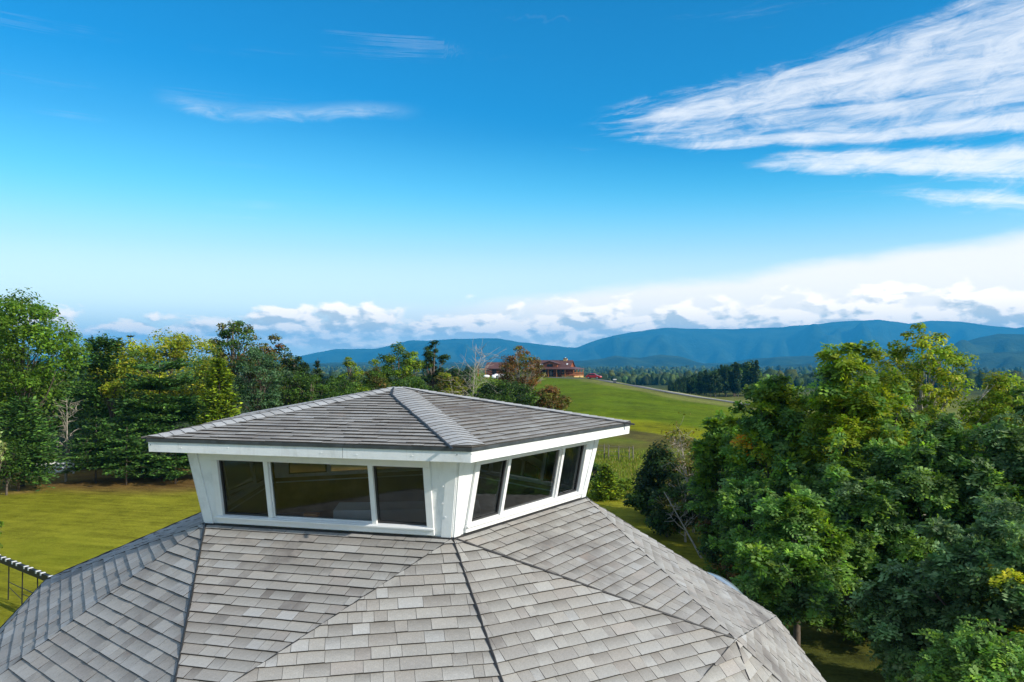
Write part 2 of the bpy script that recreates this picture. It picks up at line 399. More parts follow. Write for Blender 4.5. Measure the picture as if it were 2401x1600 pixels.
def build_ground():
    A = np.concatenate([np.arange(-180, -40, 2.0), np.arange(-40, 40, 0.34), np.arange(40, 180, 2.0)])
    R = np.concatenate([[0.5, 4, 8], np.arange(10, 130, 1.1), 130 * 1.02 ** np.arange(0, 240)])
    R = R[R < 13000]
    aa, rr = np.meshgrid(A, R)
    ra = np.radians(aa)
    X = CAM.x + rr * (np.sin(ra) * RGT.x + np.cos(ra) * FWD.x); Y = CAM.y + rr * (np.sin(ra) * RGT.y + np.cos(ra) * FWD.y)
    Z = terrain(X, Y)
    nA, nR = len(A), len(R)
    v = np.stack([X, Y, Z], -1).reshape(-1, 3)
    i, j = np.meshgrid(np.arange(nR - 1), np.arange(nA), indexing='ij')
    j2 = (j + 1) % nA
    qd = np.stack([i * nA + j, i * nA + j2, (i + 1) * nA + j2, (i + 1) * nA + j], -1).reshape(-1, 4)
    # what grows where
    f = rr * np.cos(ra); Dc = np.interp(aa, _AZ, _DC)
    lawn = np.array([0.222, 0.218, 0.018]); field = np.array([0.092, 0.138, 0.001]); yel = np.array([0.21, 0.22, 0.003])
    brown = np.array([0.105, 0.085, 0.026]); rough = np.array([0.17, 0.195, 0.024]); tan_ = np.array([0.21, 0.19, 0.07]); duff = np.array([0.16, 0.085, 0.035]); wood = np.array([0.03, 0.045, 0.018])
    C = np.broadcast_to(lawn, rr.shape + (3,)).copy()
    def put(mask, c, k=1.0):
        mk = (np.clip(mask, 0, 1) * k)[..., None]; C[:] = C * (1 - mk) + c * mk
    wob = wav(X, Y, 22)
    right = sstep(aa, 0, 2)
    put(sstep(f + wob * 2, 48, 52) * right, rough)
    put(sstep(f + wob * 3, 66, 69) * right, np.array([0.115, 0.135, 0.016]))
    e1 = 86 - (aa - 6) * 2.2
    put(sstep(f + wob * 4, 72, 75) * right * (1 - sstep(f + wob * 4, 77, 80)), brown, 0.75)
    put(sstep(f + wob * 2.5, e1, e1 + 2) * right, brown, 0.85)
    put(sstep(f + wob * 2.5, e1 + 10, e1 + 12) * right, yel)
    put(sstep(f + wob * 5, e1 + 19, e1 + 30) * right, field)
    put(sstep(f + wob * 7, Dc * 0.80, Dc * 0.84) * sstep(aa, -14, -8), tan_, 0.55)
    left = 1 - sstep(aa, -3, 0)
    put(sstep(f + wob * 2.5, 48, 52) * left, duff, 0.85)
    put(sstep(f + wob * 3, 60, 64) * left, wood)
    put(sstep(f, 84, 92) * (1 - sstep(np.abs(aa), 3, 5)), field)
    put(sstep(rr, Dc + 100, Dc + 300), wood)
    sand = np.exp(-(((X - G(52, 50)[0]) / 1.1) ** 2 + ((Y - G(52, 50)[1]) / 0.7) ** 2)); put(sand, np.array([0.42, 0.28, 0.10]))
    # rough under the locusts on the right, their shade put into its colour
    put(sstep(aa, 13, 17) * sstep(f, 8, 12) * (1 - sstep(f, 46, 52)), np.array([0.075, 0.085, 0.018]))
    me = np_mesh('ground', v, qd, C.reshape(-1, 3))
    me.polygons.foreach_set('use_smooth', [True] * len(me.polygons))
    tag(link('ground', me, M_GROUND), kind='structure')
build_ground()

# ------------------------------------------------------------------ the dome house
def ring(r, azd, z):
    a = radians(azd); return Vector((r * SC * cos(a), r * SC * sin(a), ZB + z * SC))
CA = [-126 + 72 * i for i in range(5)]           # azimuths of the five corners
R_E, Z_E, Z_AP, R_B, R_T, Z_F = 3.0, 0.9599, 1.421, 2.3944, 2.6073, 0.8213
P = [ring(R_B, a, 0) for a in CA]
Cc = [ring(4.8972, a, -1.5636) for a in CA]
Mm = [ring(4.3154, a + 36, -0.9521) for a in CA]
Lp = [ring(6.2846, a + 18, -3.3616) for a in CA]
Lm = [ring(6.2846, a - 18, -3.3616) for a in CA]
Ee = [ring(R_E, a, Z_E) for a in CA]
APX = Vector((0, 0, ZB + Z_AP * SC))
house = empty('dome_house', (0, 0, 0), 0, 'grey shingled faceted dome house with white five-sided window cupola', 'house')

def clip_poly(poly, tri):
    """clip convex 2d polygon to a counter-clockwise triangle"""
    out = poly
    for i in range(3):
        ax, ay = tri[i]; bx, by = tri[(i + 1) % 3]
        ex, ey = bx - ax, by - ay
        res = []
        for k in range(len(out)):
            p, q2 = out[k], out[(k + 1) % len(out)]
            sp = ex * (p[1] - ay) - ey * (p[0] - ax); sq = ex * (q2[1] - ay) - ey * (q2[0] - ax)
            if sp >= 0: res.append(p)
            if (sp >= 0) != (sq >= 0):
                t = sp / (sp - sq); res.append((p[0] + t * (q2[0] - p[0]), p[1] + t * (q2[1] - p[1])))
        out = res
        if len(out) < 3: return []
    return out
TONES = [((0.335, 0.328, 0.316), 6), ((0.305, 0.295, 0.283), 5), ((0.365, 0.362, 0.355), 4), ((0.290, 0.272, 0.255), 2.5), ((0.275, 0.265, 0.258), 1.5), ((0.395, 0.402, 0.410), 1.0), ((0.315, 0.290, 0.275), 1.5)]
tone_pop = [t for t, _ in TONES]; tone_w = [x for _, x in TONES]
rs = random.Random(21)
pieces = []                                      # (verts, faces, colour, seen size)
def cam_px(p):
    d = p - CAM; cp, sp = cos(PITCH), sin(PITCH)
    Fv = FWD * cp + Vector((0, 0, sp)); Uv = -FWD * sp + Vector((0, 0, cp))
    z = d.dot(Fv)
    if z < 0.3: return None
    return 1200.5 + FPX * d.dot(RGT) / z, 800 - FPX * d.dot(Uv) / z
def shingle_facet(a, b, c, exposure=0.143, wmin=0.10, wmax=0.31, dark=1.0):
    """cover triangle a b c (any order, outward normal up/out) with level courses of shingles"""
    n = (b - a).cross(c - a).normalized()
    mid = (a + b + c) / 3
    out = Vector((mid.x, mid.y, 2.0))
    if n.dot(out) < 0: b, c = c, b; n = -n
    u = Vector((0, 0, 1)).cross(n).normalized(); v = n.cross(u)          # u level, v up the slope
    o = a
    T = [((p - o).dot(u), (p - o).dot(v)) for p in (a, b, c)]
    vmin = min(t[1] for t in T); vmax = max(t[1] for t in T); umin = min(t[0] for t in T) - 0.3; umax = max(t[0] for t in T) + 0.3
    facing = (CAM - mid).dot(n) > 0
    k = 0
    v0 = vmin - exposure * 0.35
    while v0 < vmax:
        uu = umin - rs.random() * 0.3
        v1 = v0 + exposure
        wob = rs.uniform(-0.004, 0.004)
        while uu < umax:
            wd = rs.uniform(wmin, wmax); gap = 0.0035
            poly = clip_poly([(uu + gap, v0 + wob + rs.uniform(-.002, .002)), (uu + wd, v0 + wob + rs.uniform(-.002, .002)), (uu + wd, v1 + 0.01), (uu + gap, v1 + 0.01)], T)
            uu += wd
            if not poly: continue
            ar = 0.5 * abs(sum(p[0] * q2[1] - q2[0] * p[1] for p, q2 in zip(poly, poly[1:] + poly[:1])))
            if ar < 4e-4: continue
            lam = rs.random() < 0.5; tb = 0.014 + (0.006 if lam else 0.0) + rs.uniform(0, 0.002); tt = 0.0025
            tops = []; bots = []
            for (x, y) in poly:
                h = tt + (tb - tt) * max(0, min(1, (v1 - y) / exposure))
                q3 = o + u * x + v * y
                tops.append(q3 + n * h); bots.append(q3 - n * 0.004)
            m_ = len(poly)
            vs = tops + bots
            fs = [tuple(range(m_))] + [(i, m_ + i, m_ + (i + 1) % m_, (i + 1) % m_) for i in range(m_)]
            t_ = rs.choices(tone_pop, tone_w)[0]; g = rs.uniform(0.92, 1.08) * dark * 0.97
            cl = tuple((x * 0.62 + mean_ * 0.38) * g for x, mean_ in zip(t_, (0.330, 0.318, 0.302)))
            size = 0
            if facing:
                pp = [cam_px(p) for p in tops]
                if all(pp):
                    cxm = sum(p[0] for p in pp) / m_; cym = sum(p[1] for p in pp) / m_
                    if -10 < cxm < 2410 and -10 < cym < 1610:
                        size = 0.5 * abs(sum(p[0] * q2[1] - q2[0] * p[1] for p, q2 in zip(pp, pp[1:] + pp[:1])))
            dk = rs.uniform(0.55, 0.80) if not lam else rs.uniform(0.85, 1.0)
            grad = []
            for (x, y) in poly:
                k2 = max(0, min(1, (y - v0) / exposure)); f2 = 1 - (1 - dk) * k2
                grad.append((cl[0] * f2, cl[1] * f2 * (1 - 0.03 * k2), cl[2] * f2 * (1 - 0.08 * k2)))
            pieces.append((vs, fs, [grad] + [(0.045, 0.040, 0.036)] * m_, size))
        v0 = v1; k += 1
underlay = MB()
def facet(a, b, c, **kw):
    n = (b - a).cross(c - a).normalized()
    if n.dot(Vector(((a + b + c).x, (a + b + c).y, 2.0))) < 0: b, c = c, b
    underlay.poly([a, b, c]); shingle_facet(a, b, c, **kw)
for i in range(5):
    j = (i + 1) % 5
    facet(P[i], P[j], Mm[i])
    facet(P[j], Mm[i], Cc[j]); facet(P[j], Cc[j], Mm[j])
    facet(Mm[i], Cc[j], Lm[j]); facet(Mm[i], Cc[i], Lp[i]); facet(Mm[i], Lp[i], Lm[j]); facet(Cc[i], Lm[i], Lp[i])
main_n = len(pieces)
for i in range(5):
    facet(Ee[i], Ee[(i + 1) % 5], APX, exposure=0.132)
roof = underlay.build('roof', M_UNDER, house)
order = sorted(range(len(pieces)), key=lambda k: -pieces[k][3])
single = set(order[:300])
bulk = MB()
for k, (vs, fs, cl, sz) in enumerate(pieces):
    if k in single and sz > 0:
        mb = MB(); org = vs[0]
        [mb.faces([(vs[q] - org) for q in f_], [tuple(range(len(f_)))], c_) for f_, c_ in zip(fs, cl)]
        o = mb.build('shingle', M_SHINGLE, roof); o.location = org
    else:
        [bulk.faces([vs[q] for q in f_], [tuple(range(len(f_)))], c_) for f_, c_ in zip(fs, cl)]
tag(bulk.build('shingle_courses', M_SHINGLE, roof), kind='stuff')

# bent cap shingles over the five hips of the cupola roof
for i in range(5):
    e, nx, pv = Ee[i], Ee[(i + 1) % 5], Ee[(i - 1) % 5]
    d = (APX - e); Lh = d.length; d.normalize()
    def side(o2):
        s_ = (o2 - e); s_ = s_ - d * s_.dot(d); s_.normalize(); return s_
    sr, sl = side(nx), side(pv)
    nr = d.cross(sr); nr = nr if nr.z > 0 else -nr
    nl = d.cross(sl); nl = nl if nl.z > 0 else -nl
    nm = (nr + nl).normalized()
    wid = 0.20; ex = 0.125
    k = int((Lh + 0.02) / ex)
    for q_ in range(k):
        s0 = q_ * ex + 0.012; s1 = s0 + ex + 0.012
        if s1 > Lh - 0.02: s1 = Lh - 0.02
        wq = wid * min(1.0, 0.25 + (Lh - s0) * 1.5)
        vs = []
        skew = rs.uniform(-0.012, 0.012)
        for (s_, hh) in ((s0, 0.020), (s1, 0.013)):
            for t in (-1, -0.66, -0.33, 0, 0.33, 0.66, 1):
                lat = (sr if t > 0 else sl) * abs(t) * wq
                nn = (nr if t > 0 else nl) if abs(t) > 0.5 else nm
                hump = 0.015 * (1 - abs(t) ** 2) + (0.0 if abs(t) < 0.9 else -0.004)
                vs.append(e + d * max(s_ + skew * t, abs(t) * wq * 0.74 + 0.004 + (0.006 if s_ == s1 else 0)) + lat + nn * (hh + hump * 0.6))
        fs = [(t, t + 7, t + 8, t + 1) for t in range(6)]
        low_ = [vs[t] - nm * 0.040 for t in range(7)]
        i0 = len(vs); vs += low_
        nt = len(fs); fs += [(t, t + 1, i0 + t + 1, i0 + t) for t in range(6)]
        cl = rs.choice([(0.36, 0.36, 0.36), (0.41, 0.412, 0.415), (0.33, 0.325, 0.32), (0.39, 0.39, 0.388)])
        mb = MB(); org = vs[3]; [mb.faces([vs[q2] - org for q2 in f_], [(0, 1, 2, 3)], cl if kf < nt else (0.05, 0.045, 0.04)) for kf, f_ in enumerate(fs)]
        o = mb.build('hip_cap', M_SHINGLE, roof, smooth=False); o.location = org
    # tarred edge along the cap
    mb = MB()
    pts = [e + d * s_ + sl * (wid * min(1.0, 0.25 + (Lh - s_) * 1.5) + 0.006 + rs.uniform(-.006, .006)) + nl * 0.016 for s_ in np.linspace(-0.01, Lh - 0.08, 26)]
    mb.tube(pts, [0.013 + rs.uniform(0, 0.006) for _ in pts], 5)
    mb.build('sealant_line', M_TAR, roof)
# tarred joints between facets of the dome
def joint(a, b, r, off=0.016, shift=0.0):
    mb = MB(); N_ = 26
    t = (b - a)
    pts = []
    for s_ in np.linspace(0.01, 0.995, N_):
        p = a + t * s_ + Vector((0, 0, off + rs.uniform(-.003, .003)))
        pts.append(p)
    mb.tube(pts, [r * rs.uniform(0.75, 1.25) for _ in pts], 5)
    mb.build('sealant_line', M_TAR, roof)
for i in range(5):
    j = (i + 1) % 5
    joint(P[i], Mm[i], 0.014); joint(P[j], Mm[i], 0.006, 0.010); joint(P[i], Cc[i], 0.014 if i == 1 else 0.006, 0.014 if i == 1 else 0.009)
    joint(Mm[i], Cc[j], 0.006, 0.008); joint(Mm[i], Cc[i], 0.006, 0.008); joint(Mm[i], Lm[j], 0.012); joint(Mm[i], Lp[i], 0.008, 0.01)

# ---- cupola walls, windows, fascia
def frame_of(i):
    a, b = P[i], P[(i + 1) % 5]
    ta, tb = ring(R_T, CA[i], Z_F + 0.06), ring(R_T, CA[(i + 1) % 5], Z_F + 0.06)
    o = (a + b) / 2; u = (b - a).normalized(); v = ((ta + tb) / 2 - o); H = v.length; v.normalize(); n = u.cross(v).normalized()
    return o, u, v, n, (b - a).length / 2, (tb - ta).length / 2, H
def slab(mb, F, u0, u1, v0, v1, d0, d1, slant=0.0):
    o, u, v, n = F[:4]
    s0 = slant * v0; s1 = slant * v1
    def pt(x, y, z): return o + u * x + v * y + n * z
    vs = [pt(u0, v0, d0), pt(u1, v0, d0), pt(u1, v1, d0), pt(u0, v1, d0), pt(u0, v0, d1), pt(u1, v0, d1), pt(u1, v1, d1), pt(u0, v1, d1)]
    mb.faces(vs, [(0, 3, 2, 1), (4, 5, 6, 7), (0, 1, 5, 4), (1, 2, 6, 5), (2, 3, 7, 6), (3, 0, 4, 7)])
for i in range(5):
    F = frame_of(i); o, u, v, n, hb, ht, H = F
    gw = hb - 0.285; g0, g1 = 0.135, 0.835           # window opening
    pt = lambda x, y, z: o + u * x + v * y + n * z
    hw = lambda y: hb + (ht - hb) * y / H
    # wall: trapezoid with an opening, 8 cm thick
    mb = MB()
    rings_ = []
    for d_ in (0.0, -0.08):
        k_ = 1.0 if d_ == 0 else 1.0 - 0.05
        rings_.append([pt(-hw(0) * k_, 0, d_), pt(hw(0) * k_, 0, d_), pt(hw(H) * k_, H, d_), pt(-hw(H) * k_, H, d_), pt(-gw, g0, d_), pt(gw, g0, d_), pt(gw, g1, d_), pt(-gw, g1, d_)])
    vs = rings_[0] + rings_[1]
    fs = [(0, 1, 5, 4), (1, 2, 6, 5), (2, 3, 7, 6), (3, 0, 4, 7)]
    fs += [(8 + b_, 8 + a_, 8 + d2, 8 + c_) for (a_, b_, c_, d2) in fs] + [(4 + k2, 4 + (k2 + 1) % 4, 12 + (k2 + 1) % 4, 12 + k2) for k2 in range(4)]
    mb.faces(vs, fs)
    mb.build('cupola_wall', M_WHITE, house)
    # vertical batten boards at the corners
    for s_ in (-1, 1):
        mb = MB()
        for (ya, yb) in ((0.004, H - 0.01),):
            x0, x1 = s_ * (hw(0) - 0.012), s_ * (hw(0) - 0.13)
            X0, X1 = s_ * (hw(H) - 0.012), s_ * (hw(H) - 0.13)
            q8 = [pt(x0, ya, 0.004), pt(x1, ya, 0.004), pt(X1, yb, 0.004), pt(X0, yb, 0.004), pt(x0, ya, 0.016), pt(x1, ya, 0.016), pt(X1, yb, 0.016), pt(X0, yb, 0.016)]
            mb.faces(q8, [(0, 3, 2, 1), (4, 5, 6, 7), (0, 1, 5, 4), (1, 2, 6, 5), (2, 3, 7, 6), (3, 0, 4, 7)])
        mb.build('corner_board', M_WHITE, house)
    # window: casing, mullions, sashes, panes
    cas = MB(); b_ = 0.085
    slab(cas, F, -gw - b_, gw + b_, g0 - 0.095, g0, 0.003, 0.034); slab(cas, F, -gw - b_, gw + b_, g1, g1 + 0.085, 0.003, 0.034)
    slab(cas, F, -gw - b_, -gw, g0 + 0.001, g1 - 0.001, 0.003, 0.033); slab(cas, F, gw, gw + b_, g0 + 0.001, g1 - 0.001, 0.003, 0.033)
    win = cas.build('window', M_VINYL, house, bevel=0.006)
    mb = MB(); slab(mb, F, -gw - b_ - 0.01, gw + b_ + 0.01, g0 - 0.028, g0 - 0.006, 0.036, 0.060); mb.build('sill', M_VINYL, win, bevel=0.004)
    m1 = -gw + 2 * gw * 0.245; m2 = gw - 2 * gw * 0.245
    for mx_ in (m1, m2):
        mb = MB(); slab(mb, F, mx_ - 0.029, mx_ + 0.029, g0 + 0.001, g1 - 0.001, -0.05, 0.022); mb.build('mullion', M_VINYL, win, bevel=0.004)
    for (x0, x1, kind) in ((-gw, m1 - 0.029, 's'), (m1 + 0.029, m2 - 0.029, 'c'), (m2 + 0.029, gw, 's')):
        fr = MB(); t_ = 0.022 if kind == 's' else 0.014; dd = (-0.045, -0.012)
        slab(fr, F, x0 + .001, x1 - .001, g0 + .002, g0 + t_, *dd); slab(fr, F, x0 + .001, x1 - .001, g1 - t_, g1 - .002, *dd)
        slab(fr, F, x0 + .001, x0 + t_, g0 + t_, g1 - t_, *dd); slab(fr, F, x1 - t_, x1 - .001, g0 + t_, g1 - t_, *dd)
        fr.build('sash', M_SCREEN if kind == 's' else M_VINYL, win)
        mb = MB(); mb.poly([pt(x0 + t_, g0 + t_, -0.028), pt(x1 - t_, g0 + t_, -0.028), pt(x1 - t_, g1 - t_, -0.028), pt(x0 + t_, g1 - t_, -0.028)])
        mb.build('pane', M_GLASS, win)
        if kind == 's':
            mb = MB(); mb.poly([pt(x0 + t_, g0 + t_, -0.04), pt(x1 - t_, g0 + t_, -0.04), pt(x1 - t_, g1 - t_, -0.04), pt(x0 + t_, g1 - t_, -0.04)])
            mb.build('insect_screen', M_MESH, win)
    # dark flashing at the foot of the wall
    mb = MB(); slab(mb, F, -hb - 0.01, hb + 0.01, -0.035, 0.022, -0.03, 0.030); mb.build('base_flashing', M_TAR, house)
    # fascia board, drip edge, soffit
    a, b = CA[i], CA[(i + 1) % 5]
    def band(r0, z0, r1, z1, r2, z2, r3, z3, name, mat):
        m_ = MB()
        A_ = [ring(r, a, z) for r, z in ((r0, z0), (r1, z1), (r2, z2), (r3, z3))]; B_ = [ring(r, b, z) for r, z in ((r0, z0), (r1, z1), (r2, z2), (r3, z3))]
        m_.faces(A_ + B_, [(0, 4, 5, 1), (1, 5, 6, 2), (2, 6, 7, 3), (3, 7, 4, 0)])
        m_.build(name, mat, house)
    band(2.975, Z_F, 2.985, Z_E - 0.030, 2.94, Z_E - 0.030, 2.93, Z_F, 'fascia_board', M_WHITE)
    band(2.998, Z_E - 0.036, 3.004, Z_E - 0.002, 2.93, Z_E - 0.004, 2.95, Z_E - 0.034, 'drip_edge', M_DRIP)
    band(2.955, Z_F + 0.010, 2.955, Z_F + 0.022, 2.50, Z_F + 0.022, 2.50, Z_F + 0.010, 'soffit', M_WHITE)
for i in range(5):
    a_, b_ = ring(2.982, CA[i], Z_F + 0.055), ring(2.982, CA[(i + 1) % 5], Z_F + 0.055)
    n_ = Vector((cos(radians(CA[i] + 36)), sin(radians(CA[i] + 36)), 0))
    for s_ in (0.02, 0.13, 0.27, 0.41, 0.55, 0.68, 0.83, 0.97):
        c0 = a_.lerp(b_, s_ + rs.uniform(-.02, .02)) + Vector((0, 0, rs.uniform(-.02, .03)))
        mb = MB(); mb.tube([c0 - n_ * 0.004, c0 + n_ * 0.0035], 0.006, 6); mb.build('nail_head', M_DRIP if rs.random() < .4 else M_WHITE, house)
    c0 = a_.lerp(b_, 0.63)
    t_ = (b_ - a_).normalized(); mb = MB(); z0, z1 = ZB + Z_F * SC + .004, ZB + (Z_E - 0.033) * SC
    mb.faces([Vector((*(c0 - t_ * .002).xy, z0)) + n_ * .006, Vector((*(c0 + t_ * .002).xy, z0)) + n_ * .006, Vector((*(c0 + t_ * .002).xy, z1)) + n_ * .008, Vector((*(c0 - t_ * .002).xy, z1)) + n_ * .008], [(0, 1, 2, 3)])
    mb.build('board_joint', M_DRIP, house)
# ---- what shows through the panes
mb = MB(); fl = [ring(2.30, a, -0.42) for a in CA]; mb.poly(fl); mb.build('interior_floor', M_FLOOR, house)
for i in range(5):
    j = (i + 1) % 5
    mb = MB()
    A0, B0 = ring(2.30, CA[i], -0.42), ring(2.30, CA[j], -0.42); A1, B1 = ring(2.315, CA[i], 0.085), ring(2.315, CA[j], 0.085)
    mb.poly([B0, A0, A1, B1]); mb.build('interior_panel', M_TAN, house)
    mb = MB(); mb.tube([ring(2.27, CA[i], -0.42), ring(2.50, CA[i], Z_F)], 0.06, 4); mb.build('interior_post', M_TAN, house)
mb = MB(); ce = [ring(2.62, a, Z_F + 0.04) for a in CA]; mb.poly(list(reversed(ce))); mb.build('interior_ceiling', M_INWHITE, house)
mb = MB(); Mi = Matrix.Translation(Vector((0.7, -1.3, ZB - 0.44))) @ Matrix.Rotation(0.35, 4, 'Z')
mb.box((-0.9, -0.28, 0), (0.9, 0.28, 0.62), M=Mi); white_panel = mb.build('interior_white_panel', M_INWHITE, house, bevel=0.01)  # plain white panel added for the sunlit white wall inside
F = frame_of(0)
mb = MB(); slab(mb, F, -0.29, -0.10, 0.137, 0.175, -0.14, -0.075)
M_SPONGE = simple('orange_brown_wood', (0.36, 0.14, 0.045), 0.7, 0.25, 9)
ob = mb.build('wood_block', M_SPONGE, None, bevel=0.006)
tag(ob, 'small orange-brown block lying on the ledge of the front cupola window', 'block')
# bolt heads on the front corner
for (x_, y_) in ((0.06, 0.26), (0.085, 0.42), (0.065, 0.62)):
    F = frame_of(0); o, u, v, n, hb, ht, H = F
    c0 = o + u * (hb - x_) + v * y_
    mb = MB(); mb.tube([c0 + n * 0.014, c0 + n * 0.021], 0.011, 8); mb.build('bolt_head', M_WHITE, house)

# ---- walls below the eave and a base
wl_ = MB(); top_ = []; bot_ = []
azs = sorted([a + 18 for a in CA] + [a - 18 for a in CA])
for k in range(10):
    a0, a1 = azs[k], azs[(k + 1) % 10]
    m_ = MB()
    A0, B0 = ring(6.15, a0, -3.40), ring(6.15, a1, -3.40)
    A1, B1 = Vector((A0.x, A0.y, -0.4)), Vector((B0.x, B0.y, -0.4))
    i0, i1 = A0 * 0.97, B0 * 0.97; i0.z = A0.z; i1.z = B0.z
    m_.faces([A1, B1, B0, A0, i0, i1], [(0, 1, 2, 3), (3, 2, 5, 4)]); m_.build('wall', M_STUCCO, house)
    m_ = MB()
    E0, E1 = ring(6.295, a0, -3.375), ring(6.295, a1, -3.375); e0, e1 = ring(6.295, a0, -3.50), ring(6.295, a1, -3.50); f0, f1 = ring(6.16, a0, -3.50), ring(6.16, a1, -3.50)
    m_.faces([E0, E1, e1, e0, f0, f1], [(0, 3, 2, 1), (3, 4, 5, 2)]); m_.build('eave_trim', M_WHITE, house)
# ---- domed skylight on the far facet
def skylight():
    a, b, c = P[2], Cc[2], Mm[2]
    n = (b - a).cross(c - a).normalized(); n = n if n.z > 0 else -n
    ce = a + (b - a) * 0.80 + ((c - a) - (b - a) * ((c - a).dot(b - a) / (b - a).length_squared)).normalized() * 0.60 - n * 0.235
    u = (b - a).normalized(); v = n.cross(u)
    m_ = MB(); N1, N2 = 24, 7; R0, H0 = 0.50, 0.27
    vs = []
    for q_ in range(N2 + 1):
        t = q_ / N2 * pi / 2
        for k in range(N1):
            f_ = 2 * pi * k / N1; vs.append(ce + u * (cos(f_) * R0 * cos(t)) + v * (sin(f_) * R0 * cos(t)) + n * (0.06 + H0 * sin(t)))
    fs = [(q_ * N1 + k, q_ * N1 + (k + 1) % N1, (q_ + 1) * N1 + (k + 1) % N1, (q_ + 1) * N1 + k) for q_ in range(N2) for k in range(N1)]
    m_.faces(vs, fs); 
    mm, t, b_, o_ = mat_new('acrylic_dome'); b_.inputs['Base Color'].default_value = (0.30, 0.37, 0.46, 1); b_.inputs['Roughness'].default_value = 0.12
    b_.inputs['Transmission Weight'].default_value = 0.35; b_.inputs['Coat Weight'].default_value = 0.4
    dome = m_.build('skylight', mm, house, smooth=True)
    m_ = MB(); pts = [ce + u * (cos(2 * pi * k / N1) * R0) + v * (sin(2 * pi * k / N1) * R0) + n * 0.04 for k in range(N1 + 1)]
    m_.tube(pts, 0.035, 6); m_.build('skylight_rim', M_DRIP, dome)
skylight()

# ------------------------------------------------------------------ vegetation
rg = np.random.default_rng(11)
def unit(a): return a / np.maximum(np.linalg.norm(a, axis=-1, keepdims=True), 1e-9)
def leaf_quads(cen, axis, nrm, length, width, colr, fold=0.0):
    """one pointed four-sided leaf per row"""
    n = len(cen)
    axis = unit(axis); side = unit(np.cross(nrm, axis)); up = np.cross(axis, side)
    L = length[:, None]; W = width[:, None]
    v = np.empty((n, 4, 3))
    v[:, 0] = cen - axis * L * 0.5
    v[:, 1] = cen + side * W * 0.5 + up * W * fold + axis * L * 0.05
    v[:, 2] = cen + axis * L * 0.5
    v[:, 3] = cen - side * W * 0.5 + up * W * fold + axis * L * 0.05
    return v.reshape(-1, 3), np.arange(n * 4).reshape(n, 4), np.repeat(colr, 4, 0)
def palette(pal, n, jitter=0.18):
    cols = np.array([p[0] for p in pal]); wts = np.array([p[1] for p in pal], float); wts /= wts.sum()
    c = cols[rg.choice(len(cols), n, p=wts)] * 1.38
    return np.clip(c * (1 + rg.normal(0, jitter, (n, 1))) * (1 + rg.normal(0, 0.06, (n, 3))), 0.004, 0.9)
GREEN = [((0.050, 0.100, 0.014), 5), ((0.075, 0.135, 0.016), 3), ((0.035, 0.075, 0.016), 3)]
BRIGHT = [((0.085, 0.165, 0.016), 5), ((0.120, 0.200, 0.018), 3), ((0.055, 0.115, 0.016), 2)]
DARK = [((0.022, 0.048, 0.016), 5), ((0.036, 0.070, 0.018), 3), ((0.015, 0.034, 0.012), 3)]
BLUEG = [((0.082, 0.152, 0.076), 5), ((0.135, 0.228, 0.122), 3), ((0.048, 0.096, 0.046), 3)]
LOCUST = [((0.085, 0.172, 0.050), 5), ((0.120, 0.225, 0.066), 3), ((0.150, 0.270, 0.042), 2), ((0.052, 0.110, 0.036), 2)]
YELLOWG = [((0.235, 0.260, 0.018), 5), ((0.150, 0.210, 0.016), 4), ((0.300, 0.280, 0.028), 2)]
DBLUE = [((0.052, 0.105, 0.046), 5), ((0.078, 0.145, 0.062), 3), ((0.034, 0.072, 0.034), 3)]
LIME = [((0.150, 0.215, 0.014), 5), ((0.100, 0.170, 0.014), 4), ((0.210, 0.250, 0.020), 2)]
OLIVE = [((0.115, 0.110, 0.022), 4), ((0.075, 0.100, 0.018), 4), ((0.170, 0.110, 0.025), 2)]
RUST = [((0.150, 0.070, 0.025), 5), ((0.110, 0.075, 0.030), 3), ((0.075, 0.085, 0.022), 3), ((0.200, 0.090, 0.025), 1.5)]
ORANGE = [((0.55, 0.24, 0.03), 3), ((0.52, 0.36, 0.03), 4), ((0.28, 0.28, 0.03), 4)]
PINE = [((0.044, 0.104, 0.020), 5), ((0.072, 0.145, 0.022), 3), ((0.026, 0.064, 0.018), 3)]
CEDAR = [((0.125, 0.185, 0.010), 4), ((0.075, 0.125, 0.012), 4), ((0.185, 0.235, 0.010), 2)]
PALE = [((0.24, 0.29, 0.11), 4), ((0.17, 0.24, 0.09), 3), ((0.34, 0.36, 0.17), 2)]

